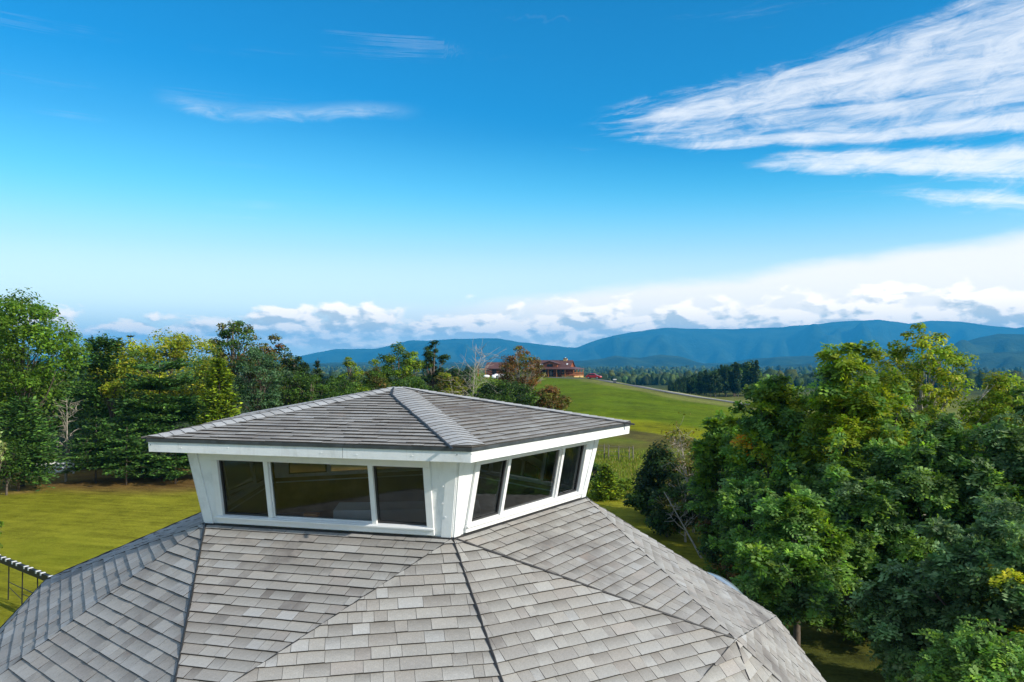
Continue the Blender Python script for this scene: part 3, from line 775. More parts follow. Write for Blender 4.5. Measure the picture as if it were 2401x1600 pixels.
def clump_leaves(cen, rad, count, pal, size, style, flat=0.75, aspect=0.55, tint=None):
    """leaves of one clump; style 'leaf' or 'pinnate'"""
    d = unit(rg.normal(size=(count, 3))); d[:, 2] = np.where(rg.random(count) < 0.65, np.abs(d[:, 2]), d[:, 2])
    r = rad * rg.random(count) ** 0.45
    off = d * r[:, None]; off[:, 2] *= flat
    pos = cen + off
    c = palette(pal, count)
    if tint is not None: c = np.clip(c * tint, 0.004, 0.9)
    if style == 'pinnate': c = c * 1.12 * np.array([1.06, 1.0, 0.80])
    if style == 'leaf':
        nrm = unit(d * 0.7 + np.array([0, 0, 0.7]) + rg.normal(0, 0.45, (count, 3)))
        ax = np.cross(nrm, rg.normal(size=(count, 3))); L = size * rg.uniform(0.6, 1.3, count)
        return leaf_quads(pos, ax, nrm, L, L * aspect, c, 0.12)
    # pinnate: a drooping stalk with paired leaflets
    K = 4
    out = unit(d * np.array([1, 1, 0.5]) + rg.normal(0, 0.5, (count, 3)))
    sag = np.array([0, 0, -1.0]); L = size * rg.uniform(0.7, 1.3, count)
    nrm0 = unit(np.cross(np.cross(out, np.array([0, 0, 1.0])) + rg.normal(0, 0.25, (count, 3)), out) + d * 0.7)
    nrm0 = np.where(nrm0[:, 2:3] < 0, -nrm0, nrm0)
    side = np.cross(out, nrm0)
    P_, A_, N_, LL = [], [], [], []
    for k in range(K):
        t = (k + 0.7) / K
        q_ = pos + out * (L * (t - 0.35))[:, None] + sag * (L * 0.32 * t * t)[:, None]
        for s in (-1, 1):
            ll = L * 0.50 * (1 - 0.35 * abs(t - 0.45))
            axd = unit(side * s + out * 0.45 + rg.normal(0, 0.15, (count, 3)))
            P_.append(q_ + axd * (ll * 0.5)[:, None]); A_.append(axd); N_.append(nrm0 + rg.normal(0, 0.22, (count, 3))); LL.append(ll)
    cen2 = np.concatenate(P_); ll = np.concatenate(LL)
    return leaf_quads(cen2, np.concatenate(A_), np.concatenate(N_), ll, ll * 0.52, np.tile(c, (2 * K, 1)) * rg.uniform(0.88, 1.12, (2 * K * count, 1)), 0.0)
def join(parts):
    V, Q, C, o = [], [], [], 0
    for v, q_, c in parts: V.append(v); Q.append(q_ + o); C.append(c); o += len(v)
    return np.concatenate(V), np.concatenate(Q), np.concatenate(C)
def limb(mb, a, b, r0, r1, bend=0.15, n=5, sides=5, sagz=0.0):
    a, b = Vector(a), Vector(b); d = b - a; L = d.length
    k = Vector(rg.normal(0, bend * L * 0.5, 3)); pts = []
    for i in range(n + 1):
        t = i / n; p = a + d * t + k * (t * (1 - t) * 2) + Vector((0, 0, sagz * L * t * (1 - t))); pts.append(p)
    mb.tube(pts, [r0 + (r1 - r0) * (i / n) for i in range(n + 1)], sides)
    return pts
def place(px, D, z=None):
    x, y = G(px, D); return Vector((x, y, TZ(x, y) - 0.05 if z is None else z))
def broadleaf(name, label, px, D, ytop, wpx, ybot, pal, clumps=60, per=140, size=0.2, style='leaf', group=None, trunk_r=None, crad=0.26, hollow=0.45, topshape=0.75, bark=None,
              accents=(), cat='tree', depth=1.0, flat=0.75, lean=(0, 0), trunk=True, aspect=0.55, limbs=22, twigs=0, bare=0.0, hvar=0.30):
    base = place(px, D); R = wpx / FPX * D; zt = ZP(ytop, D) - base.z; zb = max(0.15, ZP(ybot, D) - base.z)
    root = empty(name, base, 0, label, cat, group)
    Hh = (zt - zb) / 2; cz = (zt + zb) / 2
    parts = []; centres = []
    lob = rg.uniform(0.75, 1.15, 9)
    for k in range(clumps):
        d = unit(rg.normal(size=3)); rr = hollow + (1 - hollow) * rg.random() ** 0.6
        ang = math.atan2(d[1], d[0]); lf = lob[int((ang + pi) / (2 * pi) * 8.99)]
        shr = 1 - (1 - topshape) * max(0, d[2]) ** 1.5
        rad = R * crad * rg.uniform(0.65, 1.25)
        c = np.array([d[0] * (R - rad * 0.6) * lf * rr * shr, d[1] * (R - rad * 0.6) * lf * rr * depth * shr, cz + d[2] * (Hh - rad * 0.55 * flat) * rr * rg.uniform(1 - hvar, 1.0)])
        c[0] += lean[0] * (c[2] / zt); c[1] += lean[1] * (c[2] / zt)
        centres.append((c, rad))
        tint = rg.uniform(0.62, 1.40)
        p_ = pal
        for (frac, ap, where) in accents:
            if rg.random() < frac and where(d): p_ = ap
        parts.append(clump_leaves(c, rad, int(per * rg.uniform(0.7, 1.3)), p_, size, style, flat, aspect, tint))
    if style == 'pinnate':                       # stray sprays that break the outline
        for (c, rad) in centres[::2]:
            cc_ = c + unit(c - np.array([0, 0, cz])) * rad * rg.uniform(0.7, 1.3)
            parts.append(clump_leaves(cc_, rad * 0.45, 7, pal, size * 1.1, style, 0.6))
    v, q_, cl = join(parts)
    link('crown', np_mesh('crown', v, q_, cl), M_LEAF, root)
    if trunk:
        mb = MB(); tr = trunk_r or max(0.06, zt * 0.018)
        topz = cz + Hh * 0.45
        tp = limb(mb, (0, 0, -0.2), (lean[0] * 0.6, lean[1] * 0.6, topz), tr, tr * 0.25, 0.05, 7, 8)
        for (c, rad) in [centres[i] for i in rg.permutation(len(centres))[:limbs]]:
            t = np.clip((c[2] / topz) * rg.uniform(0.45, 0.75), 0.12, 0.9); k = t * 7; i0 = int(k); a = tp[i0].lerp(tp[min(i0 + 1, 7)], k - i0)
            pts = limb(mb, a, c, tr * 0.42 * (1 - t * 0.5), 0.012, 0.16, 5, 5, 0.12)
            for _ in range(2 + twigs):
                s0 = pts[rg.integers(2, 6)]; e0 = Vector(c) + Vector(unit(rg.normal(size=3)) * rad * (0.9 + bare))
                limb(mb, s0, e0, 0.012 + tr * 0.06, 0.004, 0.2, 3, 4)
        mb.build('trunk', bark or M_BARK, root, smooth=True)
    return root
def conifer(name, label, px, D, ytop, wpx, ybot, pal, whorls=14, per=5, group=None, size=0.22, droop=0.18, layers=True, shape=1.0, dens=1.0, base_at=None, jag=0.35, cat='tree'):
    base = place(px, D); R = wpx / FPX * D; zt = ZP(ytop, D) - base.z; zb = max(0.1, ZP(ybot, D) - base.z)
    root = empty(name, base, 0, label, cat, group)
    mb = MB(); tr = max(0.05, zt * 0.016)
    mb.tube([(0, 0, -0.2), (0.03 * zt * rg.normal() * .3, 0, zt * 0.5), (0, 0, zt * 0.99)], [tr, tr * 0.6, 0.012], 7)
    parts = []
    for k in range(whorls):
        t = (k + rg.uniform(-.3, .3)) / whorls; t = min(max(t, 0), 0.99)
        z = zb + (zt - zb) * t
        prof = (1 - t) ** shape * (0.75 + 0.25 * min(1, t * 6)) + 0.05
        for b in range(per):
            a = rg.uniform(0, 2 * pi); Lb = R * prof * rg.uniform(1 - jag, 1 + jag * 0.25)
            dirv = np.array([cos(a), sin(a), rg.uniform(-0.12, 0.22) + 0.25 * t]); tip = np.array([0, 0, z]) + dirv * Lb - np.array([0, 0, droop * Lb * 0.5])
            limb(mb, (0, 0, z), tip, max(0.012, tr * 0.3 * (1 - t)), 0.005, 0.05, 3, 4, -droop * 0.4)
            n = int(max(10, 70 * dens * Lb / 2.0)); s = rg.random(n) ** 0.7
            spread = Lb * 0.26 * (1 - 0.55 * s)
            lat = np.array([-sin(a), cos(a), 0])
            pos = np.array([0, 0, z]) + s[:, None] * (tip - np.array([0, 0, z])) + lat * (rg.normal(0, 1, n) * spread)[:, None]
            pos[:, 2] += rg.normal(0, 1, n) * ((0.018 * Lb + 0.02) if layers else (0.11 * Lb + 0.06)) - droop * Lb * 0.1 * s
            ax = dirv * 0.8 + lat * rg.normal(0, 0.7, (n, 1)) + rg.normal(0, 0.25, (n, 3))
            nr = np.array([0, 0, 1.0]) + rg.normal(0, 0.4, (n, 3))
            Ls = size * rg.uniform(0.6, 1.3, n)
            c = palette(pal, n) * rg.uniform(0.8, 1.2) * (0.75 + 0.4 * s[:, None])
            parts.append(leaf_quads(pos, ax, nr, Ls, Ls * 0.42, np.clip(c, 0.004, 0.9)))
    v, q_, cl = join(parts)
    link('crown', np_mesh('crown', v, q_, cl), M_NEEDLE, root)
    mb.build('trunk', M_BARK, root, smooth=True)
    return root
def bare_tree(name, label, px, D, ytop, wpx, mat=None, n=9, lean=(0, 0), zfrac=0.3, leaves=None, sub=6, r=None):
    base = place(px, D); R = wpx / FPX * D; zt = ZP(ytop, D) - base.z
    root = empty(name, base, 0, label, 'tree')
    mb = MB(); tr = r or max(0.05, zt * 0.014)
    tp = limb(mb, (0, 0, -0.2), (lean[0], lean[1], zt), tr, 0.012, 0.06, 8, 7)
    tips = []
    for k in range(n):
        t = rg.uniform(zfrac, 0.95); kk = t * 8; a = tp[int(kk)].lerp(tp[min(int(kk) + 1, 8)], kk - int(kk))
        d = unit(rg.normal(size=3)); d[2] = abs(d[2]) * 0.6 + 0.5; d = unit(d)
        e = a + Vector(d * R * rg.uniform(0.6, 1.25) * (1.25 - t))
        pts = limb(mb, a, e, tr * 0.5 * (1.1 - t), 0.006, 0.2, 5, 5, 0.05)
        for _ in range(sub):
            s0 = pts[rg.integers(1, 6)]; d2 = unit(rg.normal(size=3) + d * 0.8); e2 = s0 + Vector(d2 * R * rg.uniform(0.15, 0.45))
            limb(mb, s0, e2, 0.010 + tr * 0.06, 0.004, 0.25, 3, 4); tips.append(np.array(e2))
    mb.build('trunk', mat or M_PALEBARK, root, smooth=True)
    if leaves:
        pal, cnt, size = leaves
        parts = [clump_leaves(tips[rg.integers(len(tips))], 0.35, 10, pal, size, 'leaf') for _ in range(cnt)]
        v, q_, cl = join(parts); link('crown', np_mesh('crown', v, q_, cl), M_LEAF, root)
    return root
ALW = lambda d: True
TOPL = lambda d: d[2] > 0.1
# ---- left wood edge
for k, (px, D, yt, wp, lb) in enumerate(((120, 74, 850, 110, 'dim tree deep in the wood between bright tree and dead tree'), (205, 78, 800, 90, 'dim tree in the second row behind the small spruce'), (330, 80, 830, 110, 'dim tree in the second row behind the feather-topped pine'),
        (480, 82, 800, 110, 'dim tree in the second row behind the cedar'), (670, 84, 850, 90, 'dim tree in the second row right of the tallest tree'), (780, 86, 862, 70, 'dim tree in the second row near the slender lime tree'), (20, 76, 800, 120, 'dim tree in the second row at left picture edge'))):
    broadleaf('wood_edge_tree', lb, px, D, yt, wp, 1085, GREEN, 56, 120, 0.36, crad=0.3, limbs=6, hollow=0.3)
broadleaf('leafy_tree', 'tall bright green leafy tree with gaps, far left of the wood edge', 55, 52, 672, 158, 985, BRIGHT, 100, 200, 0.24, hollow=0.5, crad=0.24, trunk_r=0.2, hvar=0.15, topshape=0.85)
broadleaf('leafy_tree', 'dark leafy tree behind the tall bright one at left picture edge', -40, 60, 700, 130, 1000, GREEN, 60, 150, 0.26, crad=0.28)
conifer('evergreen_tree', 'dark dense evergreen at left picture edge above the sandy patch', 48, 50, 930, 110, 1115, PINE, 16, 9, size=0.28, shape=0.6, layers=False, dens=1.6)
broadleaf('leafy_bush', 'low green bush below the dark evergreen at left picture edge', 20, 48.5, 1010, 80, 1135, GREEN, 34, 110, 0.16, cat='bush', crad=0.32)
bare_tree('dead_tree', 'grey leafless tree behind the small spruce', 158, 54, 935, 62, n=16, zfrac=0.25)
conifer('spruce_tree', 'small spruce with bare trunk standing alone on the lawn', 228, 53.5, 975, 88, 1092, PINE, 15, 8, size=0.22, shape=0.75, droop=0.25, dens=1.4)
conifer('pine_tree', 'dark pine between the bright leafy tree and the yellow-green tree', 245, 62, 782, 95, 1090, PINE, 14, 12, size=0.30, shape=0.38, dens=2.2, layers=False)
conifer('pine_tree', 'feather-topped dark pine poking above its neighbours', 305, 70, 780, 40, 1000, DARK, 16, 5, size=0.3, shape=0.6)
broadleaf('leafy_tree', 'yellow-green leafy tree behind the layered pine', 400, 64, 745, 150, 1000, YELLOWG, 120, 150, 0.24, accents=((0.18, GREEN, ALW),), crad=0.22, topshape=0.85)
broadleaf('leafy_tree', 'yellow-leaved tree low between the two dark pines', 268, 58, 880, 34, 945, YELLOWG, 16, 80, 0.2, crad=0.4)
conifer('pine_tree', 'large layered pine with grey branches left of the cupola', 375, 56, 845, 135, 1095, PINE, 10, 12, size=0.30, shape=0.33, droop=0.12, dens=2.4)
conifer('pine_tree', 'small green pine beside the left corner of the cupola roof', 300, 52.5, 1000, 75, 1105, PINE, 9, 7, size=0.26, shape=0.6, dens=1.3)
conifer('pine_tree', 'low dark pine under the left eave of the cupola', 415, 53, 1010, 70, 1110, PINE, 10, 6, size=0.26, shape=0.6, dens=1.2)
conifer('cedar_tree', 'yellow-green cedar right of the layered pine', 515, 54, 835, 62, 1060, CEDAR, 18, 11, size=0.3, shape=0.6, layers=False, dens=1.6)
broadleaf('leafy_tree', 'tallest dark tree with thin ragged top left of centre', 545, 72, 718, 70, 900, OLIVE, 60, 80, 0.26, crad=0.24, accents=((0.45, GREEN, ALW),), twigs=2, topshape=0.6)
broadleaf('leafy_tree', 'brown-tinged leafy tree sloping down right of the tallest tree', 632, 70, 775, 80, 960, OLIVE, 60, 120, 0.26, crad=0.25, accents=((0.4, RUST, TOPL), (0.3, GREEN, ALW)))
broadleaf('locust_tree', 'blue-green locust tree behind the cupola roof on the left', 610, 60, 795, 92, 1000, DBLUE, 70, 150, 0.2, crad=0.24)
broadleaf('leafy_tree', 'dark grey-green tree right of the blue-green locust', 690, 66, 810, 40, 960, DARK, 34, 110, 0.22, crad=0.3, twigs=2)
broadleaf('leafy_bush', 'dense green bush behind the left slope of the cupola roof', 730, 62, 868, 75, 985, GREEN, 46, 130, 0.2, cat='bush')
conifer('cedar_tree', 'small dark cedar behind the bushes near the blue hills', 745, 75, 838, 36, 960, DARK, 12, 8, size=0.3, layers=False, dens=1.4)
broadleaf('leafy_tree', 'slender lime-green tree rising against the blue hills', 822, 74, 822, 42, 945, LIME, 24, 70, 0.22, crad=0.26, topshape=0.7, hollow=0.3)
broadleaf('leafy_bush', 'round green bush left of the cupola roof peak', 815, 64, 880, 70, 975, GREEN, 46, 120, 0.2, cat='bush', accents=((0.3, CEDAR, ALW),))
broadleaf('leafy_tree', 'broad lime-green tree above the cupola roof peak', 935, 70, 792, 72, 960, LIME, 90, 130, 0.2, crad=0.22, accents=((0.4, GREEN, ALW),), topshape=0.7)
broadleaf('leafy_tree', 'pointed dark tree right of the broad lime-green one', 1018, 74, 785, 40, 930, DARK, 44, 110, 0.2, crad=0.26, topshape=0.35, accents=((0.3, GREEN, ALW),))
broadleaf('leafy_bush', 'green bush directly behind the cupola roof peak', 960, 62, 872, 75, 970, GREEN, 46, 120, 0.2, cat='bush')
broadleaf('leafy_bush', 'yellow-brown autumn bush beside the dead tree', 1055, 64, 862, 48, 975, OLIVE, 46, 110, 0.17, cat='bush', accents=((0.35, YELLOWG, ALW),))
bare_tree('dead_tree', 'pale leafless forked tree in front of the far field', 1088, 60, 808, 120, n=20, zfrac=0.35, lean=(0.9, 0.2), r=0.06, sub=8)
broadleaf('oak_tree', 'rust-brown oak with bare grey limbs in front of the log house', 1205, 66, 804, 68, 935, RUST, 110, 62, 0.18, crad=0.20, bark=M_PALEBARK, hollow=0.35, limbs=40, twigs=2, trunk_r=0.16, lean=(0.5, 0.3), accents=((0.25, OLIVE, ALW),))
broadleaf('leafy_bush', 'dark green thicket at the foot of the rust-brown oak', 1195, 60, 885, 92, 985, GREEN, 80, 130, 0.19, cat='bush', accents=((0.3, DARK, ALW),))
broadleaf('leafy_bush', 'reddish-brown bush right of the oak above the roof slope', 1288, 60, 900, 58, 985, OLIVE, 50, 110, 0.18, cat='bush', accents=((0.5, RUST, ALW),))
broadleaf('leafy_bush', 'olive-green bush between slender lime tree and broad lime tree', 880, 67, 855, 62, 970, GREEN, 46, 120, 0.2, cat='bush', accents=((0.4, OLIVE, ALW),))
broadleaf('leafy_bush', 'dark bush behind the yellow-brown autumn bush', 1075, 72, 850, 55, 960, DARK, 40, 120, 0.22, cat='bush')
broadleaf('leafy_bush', 'dark green bush left of the small dark cedar', 690, 64, 850, 62, 970, GREEN, 46, 120, 0.2, cat='bush', accents=((0.4, DARK, ALW),))
broadleaf('leafy_bush', 'small dark round bush left of the oak', 1142, 61, 895, 30, 965, DARK, 22, 110, 0.18, cat='bush')
# ---- behind the cupola on the right
conifer('cedar_tree', 'dark young cedar beside the right wall of the cupola', 1420, 47, 1085, 45, 1195, CEDAR, 10, 9, size=0.24, shape=0.6, layers=False, dens=1.8)
broadleaf('leafy_bush', 'low green bush between cupola corner and young cedar', 1392, 50, 1080, 30, 1170, GREEN, 26, 110, 0.17, cat='bush')
broadleaf('leafy_bush', 'light green brush behind the young cedar', 1462, 49, 1120, 32, 1190, LIME, 24, 90, 0.16, cat='bush')
broadleaf('cedar_tree', 'big dark cedar at the field edge left of the locusts', 1545, 42, 1030, 82, 1240, DARK, 70, 170, 0.17, crad=0.28, hollow=0.35, topshape=0.7)
broadleaf('leafy_bush', 'olive bush with yellowing top between dark cedar and fresh green locust', 1640, 40, 1020, 55, 1240, OLIVE, 50, 110, 0.15, cat='bush', crad=0.26, accents=((0.35, YELLOWG, TOPL), (0.3, GREEN, ALW)), twigs=1, bark=M_PALEBARK)
broadleaf('leafy_bush', 'lime-green sprout lit at the foot of the big dark cedar', 1502, 43, 1160, 26, 1235, LIME, 16, 80, 0.15, cat='bush')
bare_tree('dead_tree', 'half-bare grey sapling with yellow leaves beside the dark cedar', 1625, 38, 1010, 85, n=18, zfrac=0.2, leaves=(OLIVE, 130, 0.14), lean=(-0.7, 0.3))
bare_tree('dead_tree', 'leaning white-barked dead stem in front of the dark cedar', 1650, 33, 1160, 60, n=6, zfrac=0.4, lean=(-1.7, 0.5))
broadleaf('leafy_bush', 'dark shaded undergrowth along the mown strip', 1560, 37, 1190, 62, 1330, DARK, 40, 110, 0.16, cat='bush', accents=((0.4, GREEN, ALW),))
broadleaf('leafy_bush', 'reddish bramble bush beside the roof skylight', 1700, 27, 1310, 70, 1420, RUST, 34, 90, 0.10, cat='bush', accents=((0.5, GREEN, ALW),))
broadleaf('leafy_bush', 'brownish-green shrub below the olive bush at the grove edge', 1605, 36, 1105, 85, 1345, OLIVE, 60, 110, 0.15, cat='bush', crad=0.26, accents=((0.5, DARK, ALW), (0.2, GREEN, ALW)), twigs=1, bark=M_PALEBARK)
broadleaf('leafy_bush', 'dark shrub between young cedar and big dark cedar', 1515, 41, 1130, 55, 1275, DARK, 44, 120, 0.16, cat='bush', crad=0.28, accents=((0.4, GREEN, ALW),))
broadleaf('leafy_bush', 'green shrub against the roof edge below the fresh green locust', 1690, 30, 1180, 80, 1410, GREEN, 50, 120, 0.13, cat='bush', crad=0.27, accents=((0.35, DARK, ALW), (0.15, RUST, ALW)))
# ---- the locust grove on the right
def locust(label, px, D, yt, wpx, yb, pal=LOCUST, clumps=90, per=44, acc=(), r=0.12, size=0.36, crad=0.19):
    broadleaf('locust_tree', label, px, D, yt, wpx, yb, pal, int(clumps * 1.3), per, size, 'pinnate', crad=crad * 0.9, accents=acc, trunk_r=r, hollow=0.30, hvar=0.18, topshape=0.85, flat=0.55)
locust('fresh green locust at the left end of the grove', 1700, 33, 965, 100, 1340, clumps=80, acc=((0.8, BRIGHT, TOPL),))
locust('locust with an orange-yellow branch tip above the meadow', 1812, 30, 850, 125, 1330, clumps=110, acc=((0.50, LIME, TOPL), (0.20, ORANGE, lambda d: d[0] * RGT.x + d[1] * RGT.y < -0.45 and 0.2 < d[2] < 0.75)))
locust('tallest locust with sunlit lime crown in the grove', 2000, 28, 775, 190, 1420, clumps=170, acc=((0.75, LIME, lambda d: d[2] > 0.0),), r=0.16, crad=0.19)  # lime upper clumps: sunlight on the crown put into the leaf colour
broadleaf('leafy_tree', 'loose yellow-green walnut with airy top behind the locusts', 2160, 31, 748, 165, 1100, YELLOWG, 150, 90, 0.18, crad=0.15, accents=((0.6, LIME, ALW),), hollow=0.3, twigs=2, bark=M_PALEBARK, topshape=0.75, aspect=0.45, hvar=0.15)
broadleaf('leafy_tree', 'yellow-green leafy tree at right picture edge behind the locusts', 2370, 31, 850, 150, 1200, LIME, 130, 110, 0.18, crad=0.19, accents=((0.35, YELLOWG, ALW), (0.05, ORANGE, ALW)), hollow=0.35, aspect=0.45, hvar=0.15)
broadleaf('leafy_tree', 'green crown tip entering at the right picture edge', 2455, 27, 805, 75, 1100, GREEN, 40, 90, 0.18, crad=0.3)
locust('deep green locust in the middle of the grove', 2180, 25, 960, 190, 1480, clumps=130, acc=((0.4, BLUEG, ALW), (0.05, YELLOWG, ALW)), r=0.13, crad=0.21, size=0.32)
locust('locust with dim blue-green crown behind the lower right trees', 2350, 24, 930, 150, 1420, pal=BLUEG, clumps=90, acc=((0.4, LOCUST, ALW),), size=0.32)
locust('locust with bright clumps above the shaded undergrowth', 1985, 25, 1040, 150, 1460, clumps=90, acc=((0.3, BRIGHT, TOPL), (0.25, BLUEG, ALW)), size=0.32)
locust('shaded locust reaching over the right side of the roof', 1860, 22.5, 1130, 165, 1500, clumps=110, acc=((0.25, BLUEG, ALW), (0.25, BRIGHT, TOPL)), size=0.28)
locust('locust between the fresh green one and the roof edge', 1760, 28, 1080, 110, 1400, clumps=70, acc=((0.3, BLUEG, ALW),), size=0.3)
locust('blue-green locust at the lower right picture edge', 2345, 18.5, 1140, 195, 1640, pal=BLUEG, clumps=120, acc=((0.08, YELLOWG, ALW),), size=0.27)
locust('small blue-green locust in front of the grove', 2120, 19.5, 1300, 120, 1600, pal=BLUEG, clumps=70, r=0.08, size=0.27, crad=0.26)
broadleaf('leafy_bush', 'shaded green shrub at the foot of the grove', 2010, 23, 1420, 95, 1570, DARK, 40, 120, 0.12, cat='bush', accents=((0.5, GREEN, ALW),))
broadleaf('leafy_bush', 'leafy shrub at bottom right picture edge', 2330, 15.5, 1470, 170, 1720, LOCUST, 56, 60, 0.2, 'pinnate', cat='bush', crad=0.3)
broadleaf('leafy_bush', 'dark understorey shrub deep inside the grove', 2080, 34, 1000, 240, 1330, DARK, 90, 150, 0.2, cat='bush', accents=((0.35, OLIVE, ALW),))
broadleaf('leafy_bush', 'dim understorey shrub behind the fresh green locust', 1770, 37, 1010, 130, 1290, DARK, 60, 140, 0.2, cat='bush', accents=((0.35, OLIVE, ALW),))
# ---- near sprigs entering at the left edge
broadleaf('leafy_shrub', 'pale whitish-green shrub tip at left picture edge', -22, 30, 985, 42, 1130, PALE, 26, 70, 0.13, cat='shrub')
broadleaf('leafy_shrub', 'fresh green shrub tip at left picture edge above the railing', -28, 24, 1165, 42, 1330, BRIGHT, 28, 90, 0.10, cat='shrub')

# ---- wood beyond the crest: trees one can still tell apart
def wood_proto(kind):
    parts = []
    Rk, Hk = (3.0, 12.0) if kind != 2 else (2.4, 13.5)
    for k in range(30):
        if kind == 2:
            t = rg.random(); c = np.array([*(rg.normal(size=2) * Rk * 0.45 * (1 - t)), 1.5 + t * (Hk - 2)]); rad = 1.3 * (1 - t * 0.6)
        else:
            d = unit(rg.normal(size=3)); c = np.array([d[0] * Rk * 0.75, d[1] * Rk * 0.75, Hk * 0.55 + d[2] * Hk * 0.38]); rad = 1.2 * rg.uniform(0.7, 1.3)
        parts.append(clump_leaves(c, rad, 55, (DARK, GREEN, DARK)[kind], 0.75, 'leaf', 0.8, 0.75, rg.uniform(0.7, 1.25)))
    v, q_, cl = join(parts); cr = np_mesh('crown', v, q_, cl); cr.materials.append(M_LEAF)
    mb = MB(); mb.tube([(0, 0, -0.6), (0, 0, Hk * 0.7)], [0.2, 0.06], 6); tk = mb.mesh('trunk'); tk.materials.append(M_BARK)
    return cr, tk
protos = [wood_proto(k) for k in range(3)]
WOOD = []
for k in range(66):
    px = 1570 + 200 * (k % 33) / 32 + rg.uniform(-6, 6); D = (318 + rg.uniform(0, 20)) if k < 33 else (345 + rg.uniform(0, 45))
    WOOD.append((px, D, float(np.interp(px, [1570, 1640, 1700, 1760], [0.42, 0.75, 1.0, 1.1])) * rg.uniform(0.85, 1.12)))
kinds = ('rounded dark tree in the wood beyond the meadow crest', 'lighter green rounded tree in the wood beyond the meadow crest', 'tall narrow dark tree in the wood beyond the meadow crest')
for k, (px, D, s) in enumerate(WOOD):
    kd = int(rg.integers(3)); cr, tk = protos[kd]
    root = empty('wood_tree', place(px, D), rg.uniform(0, 6.28), kinds[kd], 'tree', 'trees of the wood beyond the crest, %s' % ('dark', 'light', 'narrow')[kd])
    root.scale = (s, s, s)
    link('crown', cr, None, root); link('trunk', tk, None, root)
# ---- far forest filling the valley: one mass
def far_forest():
    n = 4200
    d = 640 * np.exp(rg.random(n) ** 1.15 * 1.5); a = np.radians(rg.uniform(-38, 38, n))
    ok = ~((np.degrees(a) > 11) & (np.degrees(a) < 30) & (d < 520))
    d, a = d[ok], a[ok]; n = len(d)
    X = CAM.x + d * (np.sin(a) * RGT.x + np.cos(a) * FWD.x); Y = CAM.y + d * (np.sin(a) * RGT.y + np.cos(a) * FWD.y); Z = terrain(X, Y)
    # low-poly lumpy crown
    ph = (1 + 5 ** 0.5) / 2
    iv = unit(np.array([(-1, ph, 0), (1, ph, 0), (-1, -ph, 0), (1, -ph, 0), (0, -1, ph), (0, 1, ph), (0, -1, -ph), (0, 1, -ph), (ph, 0, -1), (ph, 0, 1), (-ph, 0, -1), (-ph, 0, 1)], float))
    it = [(0, 11, 5), (0, 5, 1), (0, 1, 7), (0, 7, 10), (0, 10, 11), (1, 5, 9), (5, 11, 4), (11, 10, 2), (10, 7, 6), (7, 1, 8), (3, 9, 4), (3, 4, 2), (3, 2, 6), (3, 6, 8), (3, 8, 9), (4, 9, 5), (2, 4, 11), (6, 2, 10), (8, 6, 7), (9, 8, 1)]
    vs = list(map(tuple, iv)); mid = {}; tr = []
    def md(i, j):
        k = (min(i, j), max(i, j))
        if k not in mid: m_ = unit((np.array(vs[i]) + np.array(vs[j]))[None])[0]; vs.append(tuple(m_)); mid[k] = len(vs) - 1
        return mid[k]
    for (i, j, k) in it:
        a_, b_, c_ = md(i, j), md(j, k), md(k, i); tr += [(i, a_, c_), (j, b_, a_), (k, c_, b_), (a_, b_, c_)]
    S = np.array(vs); T = np.array(tr); m = len(S)
    h = rg.uniform(4.0, 7.5, n) * (1 + 0.25 * wav(X, Y, 300)); rx = h * rg.uniform(0.55, 0.85, n)
    lump = 1 + rg.normal(0, 0.16, (n, m, 1))
    V = S[None] * lump * np.stack([rx, rx, h], -1)[:, None] + np.stack([X, Y, Z + h * 0.8], -1)[:, None]
    Q = T[None] + (np.arange(n) * m)[:, None, None]
    c = palette([((0.032, 0.055, 0.020), 4), ((0.050, 0.078, 0.024), 3), ((0.022, 0.040, 0.016), 3), ((0.075, 0.085, 0.028), 1)], n)
    C = np.repeat(c, m, 0) * rg.uniform(0.8, 1.2, (n * m, 1))
    me = np_mesh('far_forest', V.reshape(-1, 3), Q.reshape(-1, 3), C)
    tag(link('far_forest', me, M_FAR), 'distant dark forest covering the valley floor below the mountains', 'forest', kind='stuff')
mm, t, b_, o_ = mat_new('far_foliage'); t.put(b_.inputs['Base Color'], t.mix(t.smooth(t.noise(t.coord('Object'), 0.35, 5, 0.7), 0.35, 0.7), t.mix(1.0, t.attr('col'), (0.55, 0.55, 0.55), 'MULTIPLY'), t.mix(1.0, t.attr('col'), (1.35, 1.35, 1.2), 'MULTIPLY'))); b_.inputs['Roughness'].default_value = 0.95; b_.inputs['Specular IOR Level'].default_value = 0.1
t.put(b_.inputs['Normal'], t.bump(t.noise(t.coord('Object'), 0.8, 4, 0.7), 1.0, 1.2))
M_FAR = mm
far_forest()
